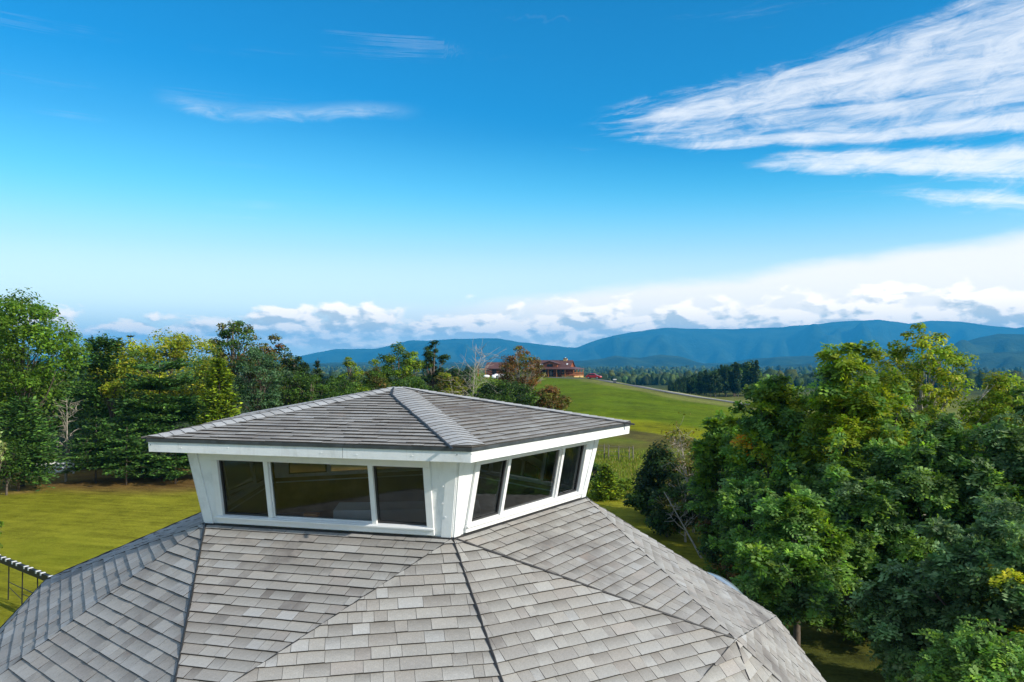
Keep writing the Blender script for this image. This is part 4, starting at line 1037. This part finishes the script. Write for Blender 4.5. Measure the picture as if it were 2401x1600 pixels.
# ---- brush along the near side of the crest and tall grass by the fence
def tall_grass():
    n = 19000
    px = rg.uniform(1375, 1720, n); D = rg.uniform(47, 70, n)
    ok = rg.random(n) < np.clip(1.2 - (D - 47) / 40, 0.2, 1); px, D = px[ok], D[ok]; n = len(px)
    P0 = np.array([CAM.x + FWD.x * d + RGT.x * ((p - 1200.5) / FPX * d) for p, d in zip(px, D)]); P1 = np.array([CAM.y + FWD.y * d + RGT.y * ((p - 1200.5) / FPX * d) for p, d in zip(px, D)])
    Z = terrain(P0, P1); h = rg.uniform(0.15, 0.42, n) * (1 + 0.3 * wav(P0, P1, 7))
    cen = np.stack([P0, P1, Z + h * 0.45], -1); ax = np.stack([rg.normal(0, 0.25, n), rg.normal(0, 0.25, n), np.ones(n)], -1)
    nr = np.stack([rg.normal(size=n), rg.normal(size=n), np.zeros(n)], -1)
    c = palette([((0.150, 0.190, 0.020), 5), ((0.110, 0.150, 0.020), 3), ((0.24, 0.20, 0.06), 2)], n)
    v, q_, cl = leaf_quads(cen, ax, nr, h, np.full(n, 0.06), c)
    tag(link('tall_grass', np_mesh('tall_grass', v, q_, cl), M_LEAF), 'tall yellow-green weeds between the mown strip and the wire fence', 'grass', kind='stuff')
tall_grass()

# ------------------------------------------------------------------ mountains
def ridge(name, D, depth, prof, hgt_noise, spur, seed, zbase=-25):
    pxs = np.array([p[0] for p in prof], float); pys = np.array([p[1] for p in prof], float)
    a0 = np.degrees(np.arctan((pxs - 1200.5) / FPX))
    r2 = np.random.default_rng(seed)
    A = np.arange(-46, 46, 0.16); NB = 44
    tb = np.linspace(0, 1, NB)
    top = np.interp(A, a0, CAM.z + (YH - pys) / FPX * D)
    ph = r2.uniform(0, 6.3, 14); fr = r2.uniform(0.5, 6.0, 14)
    jag = sum(np.sin(np.radians(A) * 57.3 * f + p) / f for f, p in zip(fr, ph)) * hgt_noise
    top = top + jag
    aa, tt = np.meshgrid(A, tb)
    rise = np.where(tt < 0.62, (tt / 0.62), 1 - 0.5 * (tt - 0.62) / 0.38)
    rise = rise ** 1.15
    sp = sum(np.sin(aa * f * 0.9 + tt * 9.0 * np.sin(p * 3) + p) / f for f, p in zip(fr, ph)) * spur * 1.3
    T = np.interp(aa, A, top) - zbase
    Z = zbase + T * rise + sp * np.sin(np.pi * np.clip(tt / 0.52, 0, 1)) * T * 0.10
    dd = (D + (tt - 0.62) * depth) / np.cos(np.radians(aa))
    dd = np.where(tt < 0.62, dd, dd)
    ra = np.radians(aa)
    X = CAM.x + dd * (np.sin(ra) * RGT.x + np.cos(ra) * FWD.x); Y = CAM.y + dd * (np.sin(ra) * RGT.y + np.cos(ra) * FWD.y)
    nA = len(A); i, j = np.meshgrid(np.arange(NB - 1), np.arange(nA - 1), indexing='ij')
    qd = np.stack([i * nA + j, i * nA + j + 1, (i + 1) * nA + j + 1, (i + 1) * nA + j], -1).reshape(-1, 4)
    me = np_mesh(name, np.stack([X, Y, Z], -1).reshape(-1, 3), qd)
    me.polygons.foreach_set('use_smooth', [True] * len(me.polygons))
    tag(link(name, me, M_MOUNT), kind='structure')
mm, t, b_, o_ = mat_new('wooded_slope'); Pm = t.coord('Object')
t.put(b_.inputs['Base Color'], t.mix(t.smooth(t.noise(Pm, 0.004, 8, 0.65), 0.35, 0.68), (0.014, 0.034, 0.014), (0.040, 0.072, 0.026)))
b_.inputs['Roughness'].default_value = 0.95; b_.inputs['Specular IOR Level'].default_value = 0.1
t.put(b_.inputs['Normal'], t.bump(t.noise(Pm, 0.02, 6, 0.7), 1.0, 40))
M_MOUNT = mm
ridge('mountain_range', 9200, 3200, [(-400, 800), (0, 832), (180, 838), (420, 842), (600, 846), (700, 836), (790, 818), (880, 817), (960, 797), (1010, 798), (1060, 795), (1165, 793), (1215, 801), (1350, 815), (1372, 806), (1410, 793), (1480, 779), (1560, 768), (1650, 770), (1740, 769), (1830, 766), (1900, 761), (1965, 754), (2060, 748), (2130, 757), (2180, 750), (2255, 752), (2330, 764), (2380, 769), (2420, 763), (2800, 780)], 2.0, 1.0, 3)
ridge('mountain_foothills', 4600, 1400, [(-400, 850), (600, 852), (900, 850), (1300, 848), (1370, 845), (1440, 834), (1500, 841), (1548, 831), (1590, 836), (1650, 853), (1700, 850), (1760, 841), (1840, 836), (1950, 835), (2080, 842), (2180, 828), (2250, 805), (2300, 790), (2340, 782), (2401, 786), (2800, 800)], 1.5, 1.0, 8, -24)
ridge('low_hills', 3400, 1000, [(-400, 850), (600, 856), (900, 853), (1300, 856), (1500, 862), (1650, 866), (1750, 863), (1900, 852), (2100, 850), (2250, 832), (2330, 827), (2401, 824), (2800, 835)], 1.0, 1.0, 12, -24)

# ------------------------------------------------------------------ drive along the crest
def strip(name, pts, width, mat, lift, parent=None):
    m_ = MB(); P2 = []
    for k in range(len(pts) - 1):
        for s_ in np.linspace(0, 1, 12, endpoint=(k == len(pts) - 2)):
            P2.append(Vector(pts[k]).lerp(Vector(pts[k + 1]), float(s_)))
    L_, R_ = [], []
    for k, p in enumerate(P2):
        d = (P2[min(k + 1, len(P2) - 1)] - P2[max(k - 1, 0)]); nn = Vector((-d.y, d.x)).normalized() * width / 2
        L_.append((p.x + nn.x, p.y + nn.y)); R_.append((p.x - nn.x, p.y - nn.y))
    vs = [(x, y, TZ(x, y) + lift) for (x, y) in L_ + R_]; n_ = len(P2)
    m_.faces(vs, [(k, n_ + k, n_ + k + 1, k + 1) for k in range(n_ - 1)])
    return m_.build(name, mat, parent, smooth=True)
M_ASPH = simple('worn_asphalt', (0.085, 0.085, 0.088), 0.9, 0.25, 0.8)
DRV = [G(1285, 246), G(1392, 232), G(1470, 208), G(1550, 188), G(1640, 176), G(1745, 167), G(1900, 160), G(2100, 158)]
tag(strip('driveway', [(x, y) for x, y in DRV], 3.6, M_ASPH, 0.09), kind='structure')
M_GRAV = simple('pale_verge', (0.36, 0.33, 0.24), 0.95, 0.2, 1.2)
DRV2 = [G(1392, 236.0), G(1470, 212.5), G(1550, 192.6), G(1640, 180.6), G(1745, 171.5), G(1900, 164.5), G(2100, 162)]
tag(strip('gravel_verge', DRV2, 2.4, M_GRAV, 0.06), kind='structure')

# ------------------------------------------------------------------ log house on the crest
M_LOG = simple('red_brown_logs', (0.23, 0.062, 0.024), 0.65, 0.3, 1.6)
M_LOGD = simple('dark_logs', (0.11, 0.032, 0.016), 0.7, 0.3, 1.6)
M_ROOFB = simple('brown_metal_roof', (0.105, 0.045, 0.038), 0.55, 0.2, 0.8)
M_STONE = simple('tan_stone', (0.50, 0.32, 0.14), 0.85, 0.3, 2.2, bump=0.4)
M_DARKG = simple('dark_window', (0.012, 0.014, 0.018), 0.1, 0.2, 2)
M_RAIL = simple('orange_stained_wood', (0.36, 0.12, 0.030), 0.6, 0.25, 3)
def gable(mb, x0, x1, y0, y1, z0, zr, over=0.0, th=0.18):
    """roof with its ridge along x"""
    ym = (y0 + y1) / 2; sl = (zr - z0) / (ym - y0)
    a, b = y0 - over, y1 + over; za = z0 - over * sl
    for (ya, yb, zA_, zB_) in ((a, ym, za, zr), (b, ym, za, zr)):
        mb.faces([(x0, ya, zA_), (x1, ya, zA_), (x1, yb, zB_), (x0, yb, zB_), (x0, ya, zA_ + th), (x1, ya, zA_ + th), (x1, yb, zB_ + th), (x0, yb, zB_ + th)],
                 [(0, 3, 2, 1), (4, 5, 6, 7), (0, 1, 5, 4), (1, 2, 6, 5), (2, 3, 7, 6), (3, 0, 4, 7)])
def log_house():
    bx_, by_ = G(1346, 252); th = YAW - radians(22); bz = TZ(bx_, by_)
    root = empty('log_house', (bx_, by_, bz), th, 'long reddish-brown log house with wraparound porch on the meadow crest', 'house')
    # local frame: x along the front (negative = left), y = back; corner at the front right of the porch
    L, Dp = 17.5, 10.5
    m_ = MB(); m_.box((-L + 2, 2.4, -0.6), (-2.4, Dp - 2.4, 2.85)); m_.build('log_wall', M_LOG, root)
    for k in range(9):
        m_ = MB(); z = 0.15 + k * 0.30
        m_.tube([(-L + 2, 2.39, z), (-2.4, 2.39, z)], 0.15, 6); m_.tube([(-2.39, 2.4, z), (-2.39, Dp - 2.4, z)], 0.15, 6); m_.build('log', M_LOGD if k % 2 else M_LOG, root)
    m_ = MB(); m_.faces([(-2.4, 2.4, 2.85), (-2.4, Dp - 2.4, 2.85), (-2.4, Dp / 2, 5.2)], [(0, 1, 2)]); m_.faces([(-L + 2, 2.4, 2.85), (-L + 2, Dp - 2.4, 2.85), (-L + 2, Dp / 2, 5.2)], [(0, 2, 1)]); m_.build('gable_wall', M_LOG, root)
    m_ = MB(); gable(m_, -L + 1.6, -2.0, 2.4, Dp - 2.4, 2.95, 5.25, 0.5); rf = m_.build('roof', M_ROOFB, root)
    # porch roof on three sides
    m_ = MB()
    zo, zi = 2.45, 3.1
    o_ = [(-L - .3, -.3), (.3, -.3), (.3, Dp + .3), (-L - .3, Dp + .3)]; i_ = [(-L + 1.6, 2.5), (-2.0, 2.5), (-2.0, Dp - 2.5), (-L + 1.6, Dp - 2.5)]
    for k in range(4):
        a, b = o_[k], o_[(k + 1) % 4]; c, d = i_[(k + 1) % 4], i_[k]
        m_.faces([(*a, zo), (*b, zo), (*c, zi), (*d, zi), (*a, zo + .16), (*b, zo + .16), (*c, zi + .16), (*d, zi + .16)], [(0, 3, 2, 1), (4, 5, 6, 7), (0, 1, 5, 4), (1, 2, 6, 5), (2, 3, 7, 6), (3, 0, 4, 7)])
    m_.build('porch_roof', M_ROOFB, root)
    # dormer
    m_ = MB(); m_.box((-11.2, 1.9, 2.9), (-6.4, 4.6, 4.15)); m_.build('dormer_wall', M_LOG, root)
    m_ = MB()
    m_.faces([(-11.8, 1.5, 4.15), (-8.8, 1.5, 5.05), (-5.8, 1.5, 4.15), (-11.8, 5.2, 4.15), (-8.8, 5.2, 5.05), (-5.8, 5.2, 4.15), (-11.8, 1.5, 4.3), (-8.8, 1.5, 5.2), (-5.8, 1.5, 4.3), (-11.8, 5.2, 4.3), (-8.8, 5.2, 5.2), (-5.8, 5.2, 4.3)],
             [(6, 7, 10, 9), (7, 8, 11, 10), (0, 3, 4, 1), (1, 4, 5, 2), (0, 1, 7, 6), (1, 2, 8, 7), (0, 6, 9, 3), (2, 5, 11, 8)]); m_.build('dormer_roof', M_ROOFB, root)
    m_ = MB(); m_.faces([(-11.2, 1.9, 4.15), (-6.4, 1.9, 4.15), (-8.8, 1.9, 4.9)], [(0, 1, 2)]); m_.build('dormer_gable', M_LOG, root)
    m_ = MB(); m_.box((-9.8, 1.86, 3.3), (-7.8, 1.89, 4.1)); m_.build('window', M_DARKG, root)
    m_ = MB(); m_.box((-5.2, Dp / 2 - .4, 4.8), (-4.0, Dp / 2 + .4, 5.95)); ch = m_.build('chimney', M_STONE, root)
    m_ = MB(); m_.box((-5.3, Dp / 2 - .5, 5.95), (-3.9, Dp / 2 + .5, 6.06)); m_.build('chimney_cap', M_DARKG, ch)
    m_ = MB(); m_.tube([(-4.6, Dp / 2, 6.06), (-4.6, Dp / 2, 6.35)], .16, 8); m_.build('flue', M_VINYL, ch)
    for (x_, y_) in ((-3.7, 3.3), (-12.9, 3.2), (-12.2, 3.2)):
        m_ = MB(); z_ = 3.13 + (y_ - 2.4) * .8; m_.faces([(x_, y_, z_ + .12), (x_ + .5, y_, z_ + .12), (x_ + .5, y_ + .5, z_ + .52), (x_, y_ + .5, z_ + .52)], [(0, 1, 2, 3)]); m_.build('roof_window', M_VINYL, root)
    # ground-floor windows and doors under the porch
    for k, x_ in enumerate((-13.5, -11.4, -9.0, -6.8, -4.8)):
        m_ = MB(); m_.box((x_, 2.19, 0.1 if k in (2,) else .8), (x_ + 1.2, 2.23, 2.2)); m_.build('door' if k == 2 else 'window', M_DARKG, root)
    for k in range(7):
        x_ = -L + .2 + k * (L - .4) / 6; m_ = MB(); m_.box((x_ - .11, -.02, -.8), (x_ + .11, .2, 2.48)); m_.build('porch_post', M_RAIL, root)
    for k in range(1, 4):
        y_ = k * (Dp - .2) / 3; m_ = MB(); m_.box((-.3, y_ - .11, -1.0), (-.08, y_ + .11, 2.5)); m_.build('porch_post', M_RAIL, root)
    # right-hand end: stone basement with a railed deck above
    m_ = MB(); m_.box((-4.2, .25, -1.6), (-.02, Dp - .2, .42)); m_.build('stone_basement', M_STONE, root)
    m_ = MB(); m_.box((-4.3, .1, .43), (.15, Dp, .58)); m_.build('deck', M_RAIL, root)
    m_ = MB(); m_.box((-.015, 5.6, -1.3), (.02, 6.6, .1)); m_.build('basement_door', M_DARKG, root)
    for z_ in (.78, 1.42):
        m_ = MB(); m_.box((-.05, .15, z_), (.06, Dp - .1, z_ + .09)); m_.box((-4.2, .1, z_ + .002), (-.06, .2, z_ + .088)); m_.build('rail', M_RAIL, root)
    m_ = MB()
    for k in range(26): y_ = .35 + k * (Dp - .7) / 25; m_.box((-.02, y_ - .03, .86), (.03, y_ + .03, 1.42))
    m_.build('balusters', M_RAIL, root)
    m_ = MB(); m_.box((-L - .1, .0, -.9), (-4.32, 2.35, .05)); m_.build('porch_floor', M_LOGD, root)
    return root, bx_, by_, th
log_house()
def shed():
    x, y = G(1186, 262); z = TZ(x, y); root = empty('log_shed', (x, y, z), YAW - radians(14), 'small reddish-brown log shed left of the rust-brown oak', 'shed')
    m_ = MB(); m_.box((-6.6, 0, -.5), (3.5, 5, 2.6)); m_.build('log_wall', M_LOG, root)
    for k in range(8):
        m_ = MB(); zz = .15 + k * .32; m_.tube([(-6.6, -.02, zz), (3.5, -.02, zz)], .16, 6); m_.build('log', M_LOGD if k % 2 else M_LOG, root)
    m_ = MB(); m_.faces([(-6.6, 0, 2.6), (-6.6, 5, 2.6), (-6.6, 2.5, 4.3)], [(0, 2, 1)]); m_.faces([(3.5, 0, 2.6), (3.5, 5, 2.6), (3.5, 2.5, 4.3)], [(0, 1, 2)]); m_.build('gable_wall', M_LOG, root)
    m_ = MB(); gable(m_, -7.2, 4.0, 0, 5, 2.65, 4.35, .5); m_.build('roof', M_ROOFB, root)
    m_ = MB(); m_.box((-4.6, -.2, .1), (-3.2, -.17, 2.2)); m_.build('door', M_DARKG, root)
    x, y = G(1121, 258); z = TZ(x, y); root = empty('wood_arbor', (x, y, z), YAW, 'open orange-brown wooden arbor left of the log shed', 'arbor')
    for (a, b) in ((0, 0), (2.4, 0), (0, 1.8), (2.4, 1.8)):
        m_ = MB(); m_.box((a - .09, b - .09, -.4), (a + .09, b + .09, 2.2)); m_.build('post', M_RAIL, root)
    for b in (0, 1.8):
        m_ = MB(); m_.box((-.3, b - .08, 2.2), (2.7, b + .08, 2.42)); m_.build('beam', M_RAIL, root)
    for k in range(5):
        m_ = MB(); m_.box((k * .6 - .05, -.3, 2.42), (k * .6 + .05, 2.1, 2.55)); m_.build('rafter', M_RAIL, root)
    M_WRAP = simple('white_wrap', (0.78, 0.78, 0.78), 0.4, 0.06, 2)
    for k in range(7):
        px = 1158 + k * 5.6; x, y = G(px, 240 + (k % 2) * 1.2); m_ = MB(); r = .62 + .12 * (k % 3 == 1)
        vs = []; N = 12
        prof = [(-.62, .0), (-.62, .75), (-.5, .95), (0, 1.0), (.5, .95), (.62, .75), (.62, 0)]
        for (a, s_) in prof:
            for j in range(N): t_ = 2 * pi * j / N; vs.append((a, cos(t_) * r * s_, r + sin(t_) * r * s_))
        m_.faces(vs, [(i * N + j, i * N + (j + 1) % N, (i + 1) * N + (j + 1) % N, (i + 1) * N + j) for i in range(6) for j in range(N)])
        o = m_.build('wrapped_bale', M_WRAP, None, smooth=True); o.location = (x, y, TZ(x, y) - .03); o.rotation_euler = (0, 0, YAW + .3 * k)
        tag(o, 'white rounded wrapped bale in the row before the log shed', 'bale', 'white bales in front of the log shed')
    x, y = G(1141, 243); m_ = MB(); vs = []; N = 14
    for (a, s_) in ((-.95, 0), (-.9, .5), (-.7, .88), (-.4, 1), (.4, 1), (.7, .88), (.9, .5), (.95, 0)):
        for j in range(N): t_ = 2 * pi * j / N; vs.append((a, cos(t_) * .45 * s_, .62 + sin(t_) * .45 * s_))
    root = empty('white_tank', (x, y, TZ(x, y)), YAW + .2, 'white rounded tank between the arbor and the log shed', 'tank')
    m_.faces(vs, [(i * N + j, i * N + (j + 1) % N, (i + 1) * N + (j + 1) % N, (i + 1) * N + j) for i in range(7) for j in range(N)]); m_.build('shell', M_WRAP, root, smooth=True)
    for a in (-.5, .5): m_ = MB(); m_.box((a - .08, -.3, -.1), (a + .08, .3, .25)); m_.build('foot', M_STONE, root)
shed()
def red_car():
    x, y = G(1392, 233); z = TZ(x, y) + .09
    root = empty('red_car', (x, y, z), YAW - radians(24), 'red car parked on the drive beside the log house', 'car')
    M_RED = simple('red_car_paint', (0.42, 0.012, 0.016), 0.25, 0.05, 2); M_TYRE = simple('tyre_rubber', (0.02, 0.02, 0.02), 0.8); M_RIM = simple('alloy', (0.5, 0.5, 0.52), 0.3, .05, 3, 0.9)
    def prism(prof, w0, mat, name, taper=0.0, parent=root):
        m_ = MB(); n_ = len(prof); zmax = max(p[1] for p in prof)
        vs = []
        for s_ in (-1, 1):
            for (px_, pz_) in prof: vs.append((px_, s_ * (w0 - taper * max(0, pz_ - .85)), pz_))
        m_.faces(vs, [tuple(range(n_)), tuple(reversed(range(n_, 2 * n_)))] + [(k, n_ + k, n_ + (k + 1) % n_, (k + 1) % n_) for k in range(n_)])
        return m_.build(name, mat, parent, bevel=0.04)
    prism([(-2.2, .35), (-2.25, .7), (-2.15, .92), (-1.0, 1.0), (1.0, .98), (2.1, .84), (2.25, .6), (2.2, .35)], .88, M_RED, 'body')
    cb = prism([(-1.9, .96), (-1.45, 1.45), (-.9, 1.56), (.2, 1.54), (.55, 1.42), (1.2, .96)], .80, M_RED, 'cabin', .25)
    for s_ in (-1, 1):
        m_ = MB(); m_.faces([(-1.6, s_ * .80, 1.02), (.95, s_ * .80, 1.02), (.42, s_ * .70, 1.42), (-1.3, s_ * .70, 1.44)], [(0, 1, 2, 3)]); m_.build('side_window', M_DARKG, cb)
        for x_ in (-1.35, 1.35):
            m_ = MB(); m_.tube([(x_, s_ * .70, .34), (x_, s_ * .91, .34)], .34, 14); wh = m_.build('wheel', M_TYRE, root)
            m_ = MB(); m_.tube([(x_, s_ * .90, .34), (x_, s_ * .925, .34)], .2, 10); m_.build('rim', M_RIM, wh)
        m_ = MB(); m_.box((2.12, s_ * .65 - .14, .62), (2.235, s_ * .65 + .14, .76)); m_.build('headlight', M_VINYL, root)
        m_ = MB(); m_.box((-2.26, s_ * .68 - .12, .66), (-2.17, s_ * .68 + .12, .84)); m_.build('tail_light', M_RAIL, root)
    m_ = MB(); m_.faces([(1.17, -.68, 1.02), (1.17, .68, 1.02), (.62, .62, 1.42), (.62, -.62, 1.42)], [(0, 1, 2, 3)]); o = m_.build('windscreen', M_DARKG, cb); o.location = (.02, 0, .02)
    x, y = G(1441, 213.5); root = empty('utility_box', (x, y, TZ(x, y)), YAW, 'small dark box with pale lid beside the drive', 'box')
    m_ = MB(); m_.box((-.4, -.3, -.1), (.4, .3, .95)); m_.build('case', M_DRIP, root, bevel=.03)
    m_ = MB(); m_.box((-.45, -.35, .951), (.45, .35, 1.1)); m_.build('lid', M_VINYL, root, bevel=.03)
red_car()

# ------------------------------------------------------------------ fences and the railing on the lawn
M_POST = simple('weathered_post', (0.17, 0.15, 0.12), 0.9, 0.3, 4)
M_WIRE = simple('galvanised_wire', (0.25, 0.25, 0.25), 0.5, 0.1, 4, 0.6)
def wire_fence():
    pts = [G(1372 + 19.5 * k + 5 * ((k * 7) % 3 - 1), 66.5 - 0.35 * k) for k in range(7)]
    root = empty('wire_fence', (*pts[0], TZ(*pts[0])), 0, 'wire fence on thin grey posts along the near edge of the meadow', 'fence')
    O = Vector((*pts[0], TZ(*pts[0]))); tops = []
    for (x, y) in pts:
        z = TZ(x, y); m_ = MB(); p = Vector((x, y, z)) - O; h = 1.25 * rg.uniform(.92, 1.08)
        m_.tube([p + Vector((0, 0, -.3)), p + Vector((rg.normal(0, .03), rg.normal(0, .03), h))], .05, 6); m_.build('post', M_POST, root); tops.append(p)
    for hz_ in (.35, .7, 1.1):
        m_ = MB(); m_.tube([p + Vector((0, 0, hz_)) for p in tops], .008, 4); m_.build('wire', M_WIRE, root)
wire_fence()
def white_gate():
    a = Vector((*G(86, 57.0), 0)); b = Vector((*G(176, 58.0), 0)); a.z = TZ(a.x, a.y); b.z = TZ(b.x, b.y)
    d = (b - a); L = d.length; rz = math.atan2(d.y, d.x)
    root = empty('white_gate', a, rz, 'low white board gate with diagonal braces in front of the dark wood', 'gate')
    for z_ in (.12, .42, .70):
        m_ = MB(); m_.box((0, -.02, z_), (L, .02, z_ + .14)); m_.build('rail', M_VINYL, root)
    for x_ in (0, L * .52, L):
        m_ = MB(); m_.box((x_ - .06, .021, -.2), (x_ + .06, .12, 1.05 if x_ else .86)); m_.build('post', M_VINYL, root)
    for (x0, z0, x1, z1) in ((L * .18, 1.05, L * .42, .15), (L * .68, .15, L * .92, 1.05)):
        m_ = MB(); m_.tube([(x0, -.06, z0), (x1, -.06, z1)], .055, 4); m_.build('brace', M_VINYL, root)
white_gate()
def railing():
    M_BLK = simple('black_metal', (0.012, 0.012, 0.012), 0.5, 0.2, 5)
    zb = 1.38
    a = Vector((*G(-30, (CAM.z - zb) * FPX / (1286 - YH)), 0)); b = Vector((*G(205, (CAM.z - zb) * FPX / (1378 - YH)), 0))
    d = b - a; L = d.length; rz = math.atan2(d.y, d.x)
    root = empty('garden_railing', (a.x, a.y, 0), rz, 'black metal railing with pairs of white squares on its top beam, standing on the lawn', 'railing')
    m_ = MB(); m_.box((0, -.06, zb - .20), (L, .06, zb)); m_.build('top_beam', M_BLK, root)
    def at(px):  # where a picture column meets the beam line
        lo, hi = 0.0, 1.0
        for _ in range(40):
            mid = (lo + hi) / 2; p = a.lerp(b, mid); r_ = (p - Vector((CAM.x, CAM.y, 0)))
            q_ = 1200.5 + FPX * r_.dot(RGT) / r_.dot(FWD)
            if q_ < px: lo = mid
            else: hi = mid
        return L * lo
    for px in (3, 16, 26, 41, 51, 69, 79, 97, 108, 127, 139, 156, 167):
        x_ = at(px); m_ = MB(); m_.box((x_ - .05, -.072, zb - .075), (x_ + .05, .072, zb + .012)); m_.build('white_square', M_VINYL, root)
    xs = [at(p) for p in (29, 61, 96, 130, 165)]
    for x_ in xs:
        m_ = MB(); m_.tube([(x_, 0, zb - .2), (x_ + rg.normal(0, .02), 0, -.1)], .022, 6); m_.build('post', M_BLK, root)
    for k in range(4):
        m_ = MB(); m_.tube([(xs[k], 0, .62), (xs[k + 1], 0, .60)], .014, 5); m_.build('rail', M_BLK, root)
        m_ = MB(); m_.tube([(xs[k], 0, .42 if k != 0 else .45), (xs[k + 1], 0, .44 if k != 0 else .22)], .012, 5); m_.build('rail', M_BLK, root)
railing()

# ------------------------------------------------------------------ the air between here and the mountains
mh = bpy.data.materials.new('hazy_air'); mh.use_nodes = True; t = NT(mh.node_tree); t.n.clear()
o_ = t.n.new('ShaderNodeOutputMaterial'); vp = t.n.new('ShaderNodeVolumePrincipled')
vp.inputs['Color'].default_value = (0.045, 0.47, 0.97, 1); vp.inputs['Density'].default_value = 0.000110; vp.inputs['Anisotropy'].default_value = 0.0
t.l.new(vp.outputs[0], o_.inputs['Volume'])
m_ = MB(); m_.box((-14500, -14500, -60), (14500, 14500, 545)); hz_o = m_.build('haze', mh)
tag(hz_o, 'thin blue summer haze lying over the whole valley', 'haze', kind='stuff')
